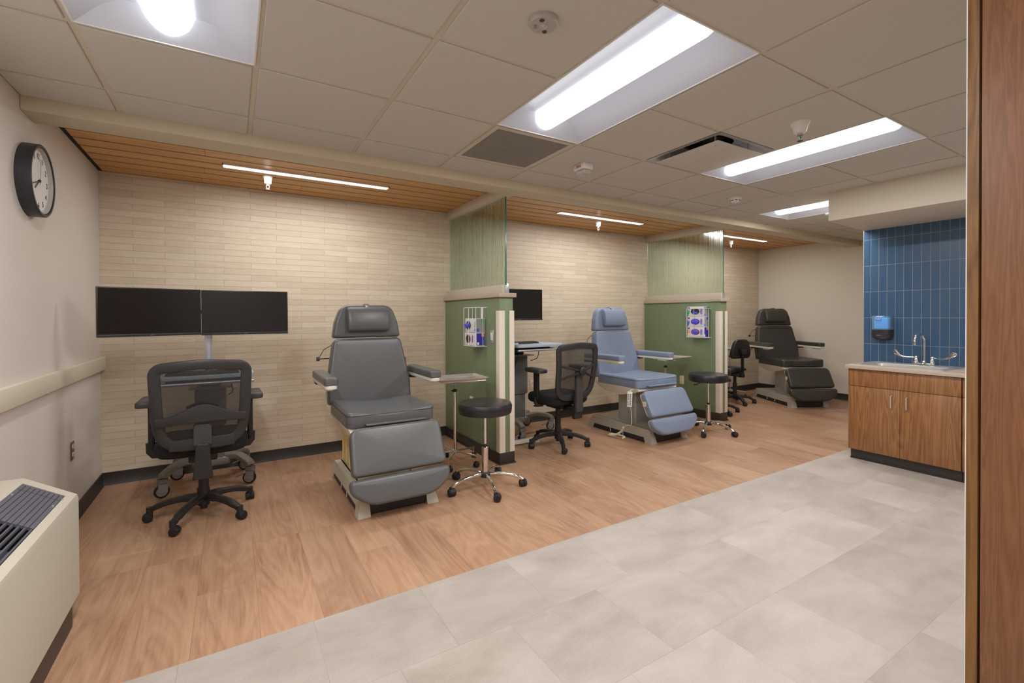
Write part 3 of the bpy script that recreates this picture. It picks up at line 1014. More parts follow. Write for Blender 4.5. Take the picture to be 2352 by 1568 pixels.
obj('toe_kick', M().box(.022, .04, Ya, Yb - .012, 0, .09).box(.008, .03, Ya, Yb - .012, 0, .008), K['base'], t)
t = thing('base_cabinet', 'walnut base cabinet to the right of the sink cabinet, only a sliver in view', 'cabinet', (CX, 0, 0), 0)
obj('carcass', M().box(.02, TILEX - CX - .012, .36, .36 + .018, .09, .838).box(.02, TILEX - CX - .012, 1.276 - .018, 1.276, .09, .838).box(.02, TILEX - CX - .012, .36, 1.276, .09, .108).box(TILEX - CX - .03, TILEX - CX - .012, .36, 1.276, .09, .838).box(.02, .038, .36, 1.276, .66, .70), K['walnut'], t)
obj('drawer_front', M().box(0, .02, .8195, 1.273, .680, .834, 0.001).box(0, .02, .36, .8165, .680, .834, 0.001), K['walnut'], t)
for a, b in ((.8195, 1.273), (.36, .8165)):
    d = obj('door', M().box(0, .02, a, b, .088, .676, 0.001), K['walnut'], t)
    hy = b - .05
    obj('handle', M().tube([(.0, hy, .518), (-.02, hy, .518), (-.024, hy, .524), (-.024, hy, .616), (-.02, hy, .622), (0, hy, .622)], .0042, 8), K['nickel'], d)
obj('toe_kick', M().box(.022, .04, .36, 1.276, 0, .09).box(.008, .03, .36, 1.276, 0, .008), K['base'], t)
# countertop with a sink cut-out
c = M()
sx0, sx1, sy0, sy1 = 5.06, 5.40, 1.455, 2.00
X0, X1_, Y0_, Y1_ = 4.925, TILEX - .010, .33, 2.085
c.box(X0, sx0, Y0_, Y1_, .838, .870, 0.002).box(sx1, X1_, Y0_, Y1_, .838, .870, 0.002).box(sx0, sx1, Y0_, sy0, .838, .870, 0.002).box(sx0, sx1, sy1, Y1_, .838, .870, 0.002)
tag(obj('countertop', c, K['counter']), 'speckled beige stone countertop holding the sink', 'countertop')
# sink
t = thing('sink', 'rectangular stainless drop-in sink in the beige countertop', 'sink', (0, 0, .870), 0)
v, f = [], []
def rect(x0, x1, y0, y1, z, r):
    return [(x, y, z) for x, y in rpoly([(x0, y0), (x1, y0), (x1, y1), (x0, y1)], r, 5)]
RR = [rect(5.005, 5.485, 1.395, 2.058, .0, .02), rect(5.005, 5.485, 1.395, 2.058, .005, .02), rect(5.012, 5.478, 1.402, 2.051, .007, .018),
      rect(5.04, 5.385, 1.44, 2.01, .004, .05), rect(5.05, 5.375, 1.45, 2.00, -.004, .05), rect(5.065, 5.36, 1.465, 1.985, -.15, .06), rect(5.12, 5.30, 1.53, 1.92, -.165, .05)]
n = len(RR[0])
for q in RR: v += q
for i in range(len(RR) - 1):
    for k in range(n): f.append((i * n + k, i * n + (k + 1) % n, (i + 1) * n + (k + 1) % n, (i + 1) * n + k))
f.append(tuple((len(RR) - 1) * n + k for k in range(n)))
fix_normals(obj('basin', M().add(v, f), K['steel'], t))
obj('drain', M().lathe([(.04, -.163), (.04, -.160), (.03, -.162), (0, -.1625)], 24, T(5.21, 1.73, 0)), K['chrome'], t)
# faucet
t = thing('faucet', 'chrome gooseneck faucet with two wrist blade handles behind the sink', 'faucet', (5.425, 1.655, .880), 0)
obj('spout', M().tube(spline([(0, 0, .0), (0, 0, .14), (0, 0, .22), (-.018, .006, .262), (-.055, .018, .277), (-.092, .03, .260), (-.105, .036, .222), (-.105, .036, .195)], 6), .0095, 14)
    .lathe([(.024, 0), (.024, .006), (.018, .012), (.015, .03), (.012, .035)], 24)
    .cyl((-.105, .036, .196), (-.105, .036, .176), .0125).lathe([(.0115, .208), (.0135, .214), (.0115, .220)], 18, T(-.105, .036, 0)), K['chrome'], t)
obj('bridge', M().box(-.02, .02, -.075, .075, 0, .012, 0.003), K['chrome'], t)
for s_ in (-1, 1):
    y0 = s_ * .058
    h = M().lathe([(.022, .0), (.022, .008), (.016, .018), (.017, .030), (.012, .036), (.011, .05), (.014, .054), (.012, .066), (0, .068)], 20, T(0, y0, .008))
    pts = spline([(0, y0, .062), (-.01, y0 + s_ * .03, .061), (-.02, y0 + s_ * .08, .062), (-.024, y0 + s_ * .115, .072), (-.026, y0 + s_ * .140, .092), (-.026, y0 + s_ * .156, .112), (-.026, y0 + s_ * .162, .122)], 5)
    n_ = len(pts)
    h.tube(pts, .0035, 12, wide=[.005 + .014 * min(1, max(0, (i - 11) / 10)) * (1 if i < n_ - 5 else max(.3, 1 - (i - n_ + 5) * .17)) for i in range(n_)], upv=(1, 0, 0))
    obj('blade_handle', h, K['chrome'], t)
# soap dispenser
t = thing('soap_dispenser', 'wall dispenser with a clear blue top and charcoal base on the blue tile', 'soap dispenser', (TILEX - .009, 1.994, 1.095), 0)
F = frame((0, 0, 0), (0, -1, 0), (0, 0, 1))     # local x -> -Y (picture right), y -> up, z -> -X (out)
hw = .079
def shell(y0, y1, z1, r, m_):
    return m_.prism(rpoly([(-hw, y0), (hw, y0), (hw, y1), (-hw, y1)], r), 0, z1, F, 0.004)
obj('back_plate', M().box(-.07, .07, .005, .22, 0, .006, m=F), K['dispk'], t)
F2 = frame((0, 0, 0), (0, -1, 0), (-1, 0, 0))   # x -> -Y, y -> out, z -> ... down
bot = M().add([p for p in []], [])
v, f = [], []
def dring(yv, w_, dpt):
    return [(-x_ , yv, z_) for x_, z_ in [(-w_, 0), (-w_, dpt * .72), (-w_ * .82, dpt * .93), (-w_ * .45, dpt), (w_ * .45, dpt), (w_ * .82, dpt * .93), (w_, dpt * .72), (w_, 0)]]
def loft(rs, cap0=True, cap1=True):
    v = [p for r_ in rs for p in r_]; n = len(rs[0]); f = []
    for i in range(len(rs) - 1):
        for k in range(n): f.append((i * n + k, i * n + (k + 1) % n, (i + 1) * n + (k + 1) % n, (i + 1) * n + k))
    if cap0: f.append(tuple(range(n)))
    if cap1: f.append(tuple((len(rs) - 1) * n + k for k in range(n)))
    return v, f
fix_normals(obj('base_cover', M().add(*loft([dring(-.002, .055, .06), dring(.012, .070, .085), dring(.03, .077, .098), dring(.095, .079, .10)]), F), K['dispk'], t))
fix_normals(obj('clear_cover', M().add(*loft([dring(.096, .079, .10), dring(.16, .079, .10), dring(.222, .079, .098), dring(.229, .076, .092)]), F), K['dispb'], t))
obj('refill', M().box(-.055, .062, .1, .215, .02, .088, 0.015, m=F, seg=4), K['soap'], t)
obj('label_patch', M().box(-.040, .012, .186, .202, .1002, .1010, m=F), K['navyp'], t)
text('PURELL', .0145, F @ T(-.013, .194, .1013), K['white'], t, 'lettering', .0003, shear=.2, bold=.0004)
text('PURELL', .011, F @ T(-.012, .040, .1002), K['castwheel'], t, 'lettering', .0005, shear=.3, bold=.0004)
text('HEALTHY SOAP', .006, F @ T(-.010, .166, .1008), K['bluep'], t, 'lettering', .0003)

# tall cabinet by the camera, right edge of the picture
t = thing('tall_cabinet', 'tall dark walnut cabinet standing at the right edge, close to the camera', 'cabinet', (0, 0, 0), 0)
obj('side_panel', M().box(1.300, 1.90, .311, .3285, 0, 2.446, 0.0006).box(1.305, 1.90, -.62, -.60, 0, 2.446), K['walnute'], t)
obj('carcass', M().box(1.325, 1.90, -.60, .309, 0, 2.446), K['black'], t)
obj('door', M().box(1.300, 1.320, -.14, .3070, .10, 2.444, 0.001), K['walnutd'], t)
obj('door', M().box(1.300, 1.320, -.598, -.144, .10, 2.444, 0.001), K['walnutd'], t)
obj('edge_strip', M().box(1.3005, 1.303, .3286, .3305, 0, 2.446), K['white'], t)

# ================================================================== EXAM CHAIRS
def exam_chair(label, loc, rz, leather, basem, dz=0.0, col='silver', yc=(-.155, .12), hx=.15, lt=(-.405, .575)):
    t = thing('exam_chair', label, 'exam chair', loc, rz, 'powered exam chairs')
    L_ = K[leather]; bm_ = K[basem]
    # base ------------------------------------------------
    prof = [(-.505, 0), (-.415, 0), (-.388, .055), (.388, .055), (.415, 0), (.505, 0), (.448, .136), (-.448, .136)]
    b = M()
    for s_ in (-1, 1):
        x0, x1 = (.200, .285) if s_ > 0 else (-.285, -.200)
        v = []; n = len(prof)
        for x in (x0, x1):
            for y, z in prof:
                v.append((x * (1 - .10 * z / .136 if abs(x) > .25 else 1), y, z))
        f = [tuple(range(n)), tuple(range(2 * n - 1, n - 1, -1))] + [(i, n + i, n + (i + 1) % n, (i + 1) % n) for i in range(n)]
        b.add(v, f)
    b.box(-.21, .21, -.40, .447, .118, .136)
    fix_normals(obj('base', b, bm_, t))
    obj('base_inset', M().box(-.268, .268, -.405, .405, .010, .058).box(-.205, .205, -.475, -.39, .012, .110), K['navy'], t, 'dark inset panels')
    obj('inset_strip', M().box(-.271, -.266, -.085, -.077, .012, .057).box(-.271, -.266, .115, .123, .012, .057), K['armcream'], t)
    # column ----------------------------------------------
    y0, y1 = yc
    if col == 'cream':
        obj('column', M().prism(rpoly([(-hx, y0), (hx, y0), (hx, y1), (-hx, y1)], .02), .136, .52, b=0.003), K['cream'], t, 'yellowed cream column cover')
        obj('column_fold', M().box(-hx - .004, -hx + .01, y0 + .11, y0 + .14, .16, .50, 0.003).box(-hx - .004, -hx + .01, y1 - .04, y1 - .01, .16, .50, 0.003), K['cream'], t)
    else:
        obj('column', M().prism(rpoly([(-hx, y0), (hx, y0), (hx, y1), (-hx, y1)], .022), .136, .55, b=0.002), K['colsil'], t, 'brushed silver lift column')
    # seat shell
    zs = .585 + dz
    prof = [(-.33, 0), (-.34, -.03), (-.28, -.055), (-.05, -.105), (.18, -.09), (.30, -.04), (.33, 0)]
    v = []; n = len(prof)
    for x in (-.315, -.305, .305, .315):
        for y, z in prof:
            q = 1 if abs(x) < .31 else .86
            v.append((x * (1 - .10 * min(1, -z / .1)), y * q, zs + z * q))
    f = [tuple(range(n)), tuple(range(4 * n - 1, 3 * n - 1, -1))]
    for r_ in range(3): f += [(r_ * n + i, (r_ + 1) * n + i, (r_ + 1) * n + (i + 1) % n, r_ * n + (i + 1) % n) for i in range(n)]
    fix_normals(obj('seat_shell', M().add(v, f), K['armcream'], t, 'cream underseat shell'))
    # seat pad
    out = dense(rpoly([(-.318, -.355), (.318, -.355), (.318, .30), (-.318, .30)], [.05, .05, .05, .05]))
    def bend(x, y, z):
        up_ = z / .1
        return (x, y, z + (0.012 * (abs(x) / .3) ** 3 - .010 * max(0, 1 - (x / .2) ** 2)) * up_)
    s_ = obj('seat', M().pad(out, .098, .024, .004, T(0, 0, zs), bend=bend), L_, t)
    obj('flap', M().box(-.20, .225, -.400, -.345, zs + .022, zs + .028, 0.002).tube([(-.20, -.400, zs + .025), (.225, -.400, zs + .025)], .007, 8), L_, s_)
    obj('seam', M().tube([(x, y, zs + .086) for x, y in rpoly([(-.3195, -.3565), (.3195, -.3565), (.3195, .30), (-.3195, .30)], .05)], .0016, 6, closed=True), K['seam'], s_)
    # backrest: local x width, y up, z towards the sitter
    tilt = R(11)
    Fb = frame((0, .31, zs + .055), (1, 0, 0), (0, math.sin(tilt), math.cos(tilt)))
    out = dense(rpoly([(-.335, 0), (.335, 0), (.338, .17), (.278, .535), (-.278, .535), (-.338, .17)], [.03, .03, .25, .05, .05, .25]))
    def bendb(x, y, z):
        up_ = max(0, z) / .09
        return (x, y, z + up_ * .012 * (abs(x) / .3) ** 2.5)
    bk = obj('backrest', M().pad(out, .092, .026, .003, Fb @ T(0, 0, -.02), bend=bendb), L_, t)
    obj('back_shell', M().prism(rpoly([(-.30, .02), (.30, .02), (.25, .50), (-.25, .50)], .05), -.045, -.02, Fb, 0.004), K['armcream'], t)
    obj('lever', M().tube([Fb @ Vector((-.27, .50, -.02)), Fb @ Vector((-.34, .46, -.025)), Fb @ Vector((-.385, .385, -.02))], .003, 6)
        .tube([Fb @ Vector((-.29, .385, -.03)), Fb @ Vector((-.385, .385, -.03))], .0045, 6)
        .box(-.012, .012, -.016, .016, -.012, .012, 0.003, m=Fb @ T(-.388, .385, -.025)), K['blackp'], t)
    obj('release_tab', M().box(-.006, .012, -.03, .03, -.012, .012, 0.003, m=Fb @ T(.318, .33, .01)), K['blackp'], t)
    # headrest
    Fh = frame(Fb @ Vector((0, .548, -.004)), (1, 0, 0), (0, math.sin(tilt * .5), math.cos(tilt * .5)))
    out = dense(rpoly([(-.282, 0), (.282, 0), (.262, .13), (.21, .275), (-.21, .275), (-.262, .13)], [.02, .02, .12, .10, .10, .12]))
    hd = obj('headrest', M().pad(out, .088, .024, .003, Fh @ T(0, 0, -.02)), L_, t)
    # pillow: rounded bolster
    pil = M()
    ring = []
    for k in range(20):
        a = 2 * PI * k / 20
        c_, s2 = math.cos(a), math.sin(a)
        ring.append((math.copysign(abs(c_) ** .75, c_) * .042, math.copysign(abs(s2) ** .75, s2) * .102))
    xs = [(-.168, .55), (-.165, .80), (-.155, .93), (-.135, 1), (0, 1.03), (.135, 1), (.155, .93), (.165, .80), (.168, .55)]
    v, f = [], []
    for x, q in xs:
        for z, y in ring: v.append((x, y * (.9 + .1 * q) if q < 1 else y, z * q))
    n = len(ring)
    for i in range(len(xs) - 1):
        for k in range(n): f.append((i * n + k, i * n + (k + 1) % n, (i + 1) * n + (k + 1) % n, (i + 1) * n + k))
    f.append(tuple(range(n))[::-1]); f.append(tuple((len(xs) - 1) * n + k for k in range(n)))
    pw = fix_normals(obj('pillow', pil.add(v, f, Fh @ T(.0, .150, .098, rx=R(-6))), L_, t))
    obj('strap', M().tube([Fh @ Vector((.0, .215, .115)), Fh @ Vector((0, .262, .082)), Fh @ Vector((0, .284, .05)), Fh @ Vector((0, .284, -.02))], .0018, 8, wide=.018, upv=(0, .3, 1)), K[leather], pw)
    # armrests
    for s_ in (-1, 1):
        za = .873 + dz
        out = dense(rpoly([(-.047, -.205), (.047, -.205), (.047, .40), (-.047, .40)], [.022, .022, .04, .04]), .06)
        rot = T(s_ * .39, 0, za, rz=0)
        a_ = obj('armrest', M().pad(out, .055, .016, .002, rot), L_, t)
        obj('armrest_shell', M().prism(rpoly([(-.042, -.20), (.042, -.20), (.042, .39), (-.042, .39)], .03), -.030, .0, rot, 0.006)
            .prism(rpoly([(-.03, -.14), (.03, -.14), (.03, .0), (-.03, .0)], .025), -.046, -.02, rot, 0.006), K['armcream'], a_, 'cream armrest shell')
        obj('arm_bracket', M().box(s_ * .39 - .035, s_ * .39 + .035, .27, .37, za - .05, za - .02, 0.004).box(min(s_ * .28, s_ * .40), max(s_ * .28, s_ * .40), .37, .42, za - .06, za - .02, 0.004), K['blackp'], a_)
    # leg rest and foot rest
    ft = Vector((0, lt[0], lt[1])); fb = Vector((0, -.530, .285))
    d = (ft - fb); Ll = d.length
    Fl = frame(fb, (1, 0, 0), d)     # z = x cross y -> towards -Y side (front)
    out = dense(rpoly([(-.328, 0), (.328, 0), (.318, Ll), (-.318, Ll)], [.035, .035, .06, .06]))
    lg = obj('leg_rest', M().pad(out, .068, .022, .006, Fl @ T(0, 0, -.03)), L_, t)
    obj('seam', M().tube([Fl @ Vector((x, y, .024)) for x, y in rpoly([(-.3255, .003), (.3255, .003), (.3155, Ll - .003), (-.3155, Ll - .003)], [.035, .035, .06, .06])], .0016, 6, closed=True), K['seam'], lg)
    obj('leg_rest_shell', M().prism(rpoly([(-.318, .02), (.318, .02), (.308, Ll - .01), (-.308, Ll - .01)], .03), -.048, -.03, Fl, 0.004), K['armcream'], lg, 'cream back shell')
    fb2 = Vector((0, -.585, .105)); ft2 = Vector((0, -.536, .272))
    d2 = ft2 - fb2; L2 = d2.length
    Ff = frame(fb2, (1, 0, 0), d2)
    out = dense(rpoly([(-.22, 0), (.22, 0), (.345, .09), (.345, L2), (-.345, L2), (-.345, .09)], [.20, .20, .09, .03, .03, .09]), .03)
    fr_ = obj('foot_rest', M().pad(out, .07, .026, .006, Ff @ T(0, 0, -.03)), L_, t)
    obj('foot_rest_shell', M().prism([(x * .96, y * .96 + .004) for x, y in rpoly([(-.22, 0), (.22, 0), (.345, .09), (.345, L2), (-.345, L2), (-.345, .09)], [.20, .20, .09, .03, .03, .09])], -.046, -.03, Ff, 0.003), K['armcream'], fr_, 'cream back shell')
    obj('leg_linkage', M().tube([(-.12, -.30, .52), (-.12, -.40, .40), (-.12, -.445, .27)], .014, 8).tube([(.12, -.30, .52), (.12, -.40, .40), (.12, -.445, .27)], .014, 8), K['navy'], t)
    return t
ch1 = exam_chair('grey vinyl exam chair in the nearest bay, with a yellowed cream column', (.985, 3.625, 0), 0, 'leather1', 'basep', -.018, 'cream', (.15, .42), .2)
ch2 = exam_chair('slate blue exam chair in the middle bay, hand control hanging at its side', (3.975, 3.82, 0), 0, 'leather2', 'basep2', -.024, lt=(-.395, .535))
ch3 = exam_chair('charcoal black exam chair turned in the farthest corner bay', (7.365, 3.885, 0), R(-29), 'leather3', 'basep2', -.018, lt=(-.40, .55))
# hazard stickers
for c_ in (ch2, ch3):
    s_ = obj('warning_sticker', M().prism([(-.016, -.012), (.016, -.012), (0, .016)], 0, .001, frame((-.3235, -.445, .42), (0, -1, 0), (0, 0, 1))), K['yellow'], c_, 'yellow warning triangle')
    obj('sticker_back', M().box(-.022, .022, -.028, .022, -.001, .0, m=frame((-.3235, -.445, .42), (0, -1, 0), (0, 0, 1))), K['carton'], s_)
# hand control of the blue chair
t = thing('hand_control', 'white corded hand control hooked on the blue exam chair', 'remote control', (3.535, 3.47, .40), 0)
hm = frame((0, 0, .06), (0.5, -.86, 0), (.12, .07, .98))
obj('body', M().box(-.026, .026, -.075, .085, -.012, .012, 0.006, m=hm, seg=3), K['white'], t)
kp = M()
for r_ in range(7):
    for q in (-1, 1):
        kp.box(q * .011 - .0075, q * .011 + .0075, -.055 + r_ * .017, -.055 + r_ * .017 + .011, .0115, .0135, m=hm)
obj('keypad', kp, K['cartgrey'], t, 'grey buttons')
obj('hook', M().tube([(0.0, 0, .15), (.05, .02, .158), (.09, .03, .15)], .004, 8).tube([(-.01, 0, .05), (-.03, -.012, .045), (-.03, -.012, .02)], .005, 8), K['white'], t)
cord = [(.01, 0, -.01), (.02, -.005, -.09), (.015, -.01, -.20), (.02, .06, -.22), (.04, .13, -.26)]
obj('cord', M().tube(spline(cord, 6), .0035, 8), K['cable'], t)
coil = spline([(.04, .13, -.26), (.05, .18, -.32), (.03, .25, -.365), (.03, .34, -.387), (.09, .36, -.387), (.125, .28, -.387), (.115, .19, -.387), (.07, .17, -.387)], 10)
obj('coiled_cord', M().tube(coil, .0115, 10), K['cable'], t)
# lettering on the shells of the farther chairs is too small to read in the picture and is left as a plain mark
for c_ in (ch2, ch3):
    obj('nameplate', M().box(-.035, .035, -.006, .006, 0, .001, m=frame((-.3085, -.20, .555), (0, -1, 0), (0, 0, 1))), K['castwheel'], c_)

# ================================================================== CASTERS, STOOLS, CHAIRS
def star_base(t, r, hub_z, mats, ang0, legw=.017, style='plastic', names=('base_leg', 'caster')):
    for k in range(5):
        a = ang0 + 2 * PI * k / 5
        c_, s_ = math.cos(a), math.sin(a)
        def P(d, z): return (d * c_, d * s_, z)
        if style == 'plastic':
            lm = M().tube(spline([P(.02, hub_z), P(.10, hub_z), P(.20, hub_z - .012), P(r - .035, hub_z - .035), P(r - .008, hub_z - .048)], 4), [.023] * 5 + [.019] * 7 + [.017] * 5, 12, wide=[.030] * 5 + [.024] * 7 + [.020] * 5)
            lm.cyl(P(r, hub_z - .032), P(r, .052), .019, .019, 16)
        else:
            lm = M().tube(spline([P(.02, hub_z), P(.09, hub_z + .006), P(.18, hub_z - .002), P(r - .04, hub_z - .022), P(r - .004, hub_z - .045), P(r, .058)], 5), .0125, 12)
        obj(names[0], lm, K[mats[0]], t)
        cm = M()
        ca = a + R(70 + 55 * math.sin(k * 2.3))
        F_ = T(r * c_, r * s_, 0, rz=ca)
        q = F_ @ T(.010, 0, .0275, rx=PI / 2)
        cm.lathe([(.017, -.028), (.024, -.027), (.0275, -.022), (.0275, -.004), (.024, -.003), (.024, .003), (.0275, .004), (.0275, .022), (.024, .027), (.017, .028)], 22, q)
        cm.prism([(.0305 * math.cos(R(g)) + .010, .0305 * math.sin(R(g)) + .0275) for g in range(-12, 150, 16)] + [(-.016, .030)], -.019, .019, F_ @ T(0, 0, 0, rx=PI / 2), 0.003)
        cm.lathe([(.016, .044), (.016, .062)], 14, T(r * c_, r * s_, 0))
        obj(names[1], cm, K[mats[1]], t)

def stool(label, loc, rz, seatz=.672):
    t = thing('stool', label, 'stool', loc, rz, 'round black rolling stools')
    obj('seat', M().lathe([(.19, seatz - .092), (.207, seatz - .085), (.213, seatz - .055), (.213, seatz - .028), (.204, seatz - .008), (.18, seatz - .002), (.10, seatz + .002), (0, seatz + .003)], 56), K['vinylb'], t)
    obj('seam', M().tube([(.2135 * math.cos(2 * PI * k / 48), .2135 * math.sin(2 * PI * k / 48), seatz - .030) for k in range(48)], .0016, 6, closed=True), K['rubber'], t)
    obj('seat_plate', M().box(-.05, .05, -.05, .05, seatz - .105, seatz - .09, 0.003), K['blackp'], t)
    obj('gas_rod', M().cyl((0, 0, .34), (0, 0, seatz - .1), .0125), K['chrome'], t)
    obj('cylinder', M().lathe([(.020, .10), (.025, .105), (.025, .315), (.021, .32)], 24), K['chrome'], t)
    obj('collar', M().lathe([(.022, .314), (.022, .330), (.014, .332)], 20), K['blackp'], t)
    obj('hub', M().lathe([(.04, .082), (.042, .09), (.042, .112), (.03, .122)], 20), K['blackp'], t)
    obj('lever', M().tube([(0, 0, seatz - .1), (-.12, 0, seatz - .105), (-.19, -.01, seatz - .118)], .0045, 8).box(-.215, -.165, -.016, -.004, seatz - .124, seatz - .112, 0.003), K['blackp'], t)
    star_base(t, .30, .102, ('chrome', 'rubber'), 0, style='chrome')
    return t
st1 = stool('round black stool with chrome star base standing before the first partition', (1.69, 3.20, 0), R(-103), .672)
st2 = dup(st1, 'round black stool beside the blue exam chair, before the second partition', (4.665, 3.355, 0), R(-11), 'round black rolling stools')

def mayo(label, loc, rz, tz=.80):
    t = thing('instrument_stand', label, 'instrument stand', loc, rz, 'wheeled instrument tray stands')
    W2, D2 = .225, .165
    rs = [[(x, y, z) for x, y in rpoly([(-a, -b), (a, -b), (a, b), (-a, b)], .02 + 0 * a, 4)] for a, b, z in
          ((W2 - .02, D2 - .02, -.022), (W2 - .004, D2 - .004, .0), (W2 + .004, D2 + .004, .0), (W2 + .004, D2 + .004, .003), (W2 - .006, D2 - .006, .003), (W2 - .024, D2 - .024, -.018))]
    v = [p for q in rs for p in q]; n = len(rs[0]); f = [tuple(range(n)), tuple(5 * n + k for k in range(n))]
    for i in range(5):
        for k in range(n): f.append((i * n + k, i * n + (k + 1) % n, (i + 1) * n + (k + 1) % n, (i + 1) * n + k))
    fix_normals(obj('tray', M().add(v, f, T(0, -.10, tz)), K['steel'], t))
    obj('tray_frame', M().tube([(-.20, -.24, tz - .026), (.20, -.24, tz - .026), (.20, .04, tz - .026), (-.20, .04, tz - .026)], .005, 8, closed=True).cyl((0, -.1, tz - .03), (0, .04, tz - .03), .006), K['chrome'], t)
    obj('rod', M().cyl((0, 0, .50), (0, 0, tz - .026), .008), K['chrome'], t)
    obj('pole', M().cyl((0, 0, .11), (0, 0, .66), .0125), K['chrome'], t)
    obj('knob', M().lathe([(.014, -.014), (.022, -.006), (.022, .006), (.014, .014)], 16, T(0, 0, .665)).cyl((0, 0, .665), (-.03, -.015, .665), .008), K['blackp'], t)
    obj('hub', M().lathe([(.02, .095), (.026, .10), (.026, .128), (.018, .134)], 20), K['chrome'], t)
    for k in range(5):
        a = R(20) + 2 * PI * k / 5
        c_, s_ = math.cos(a), math.sin(a); r = .23
        obj('base_leg', M().cyl((.02 * c_, .02 * s_, .115), (r * c_, r * s_, .098), .0095).cyl((r * c_, r * s_, .106), (r * c_, r * s_, .05), .006), K['chrome'], t)
        cm = M(); F_ = T(r * c_, r * s_, 0, rz=a * 3)
        for sd in (-1, 1):
            cm.lathe([(.020, 0), (.0245, .003), (.0245, .013), (.018, .018), (0, .018)], 18, F_ @ T(.012, sd * .004, .025, rx=-PI / 2 * sd))
        cm.box(-.006, .026, -.012, .012, .042, .054, 0.004, m=F_)
        obj('caster', cm, K['rubber'], t)
    return t
my1 = mayo('chrome instrument stand with steel tray beside the grey exam chair', (1.724, 3.848, 0), R(-4))
my2 = dup(my1, 'chrome instrument stand with tray behind the arm of the blue exam chair', (4.86, 4.13, 0), R(8), 'wheeled instrument tray stands')
my3 = dup(my1, 'instrument stand in the farthest bay, only its tray edge showing left of the charcoal chair', (6.93, 4.58, 0), R(6), 'wheeled instrument tray stands')

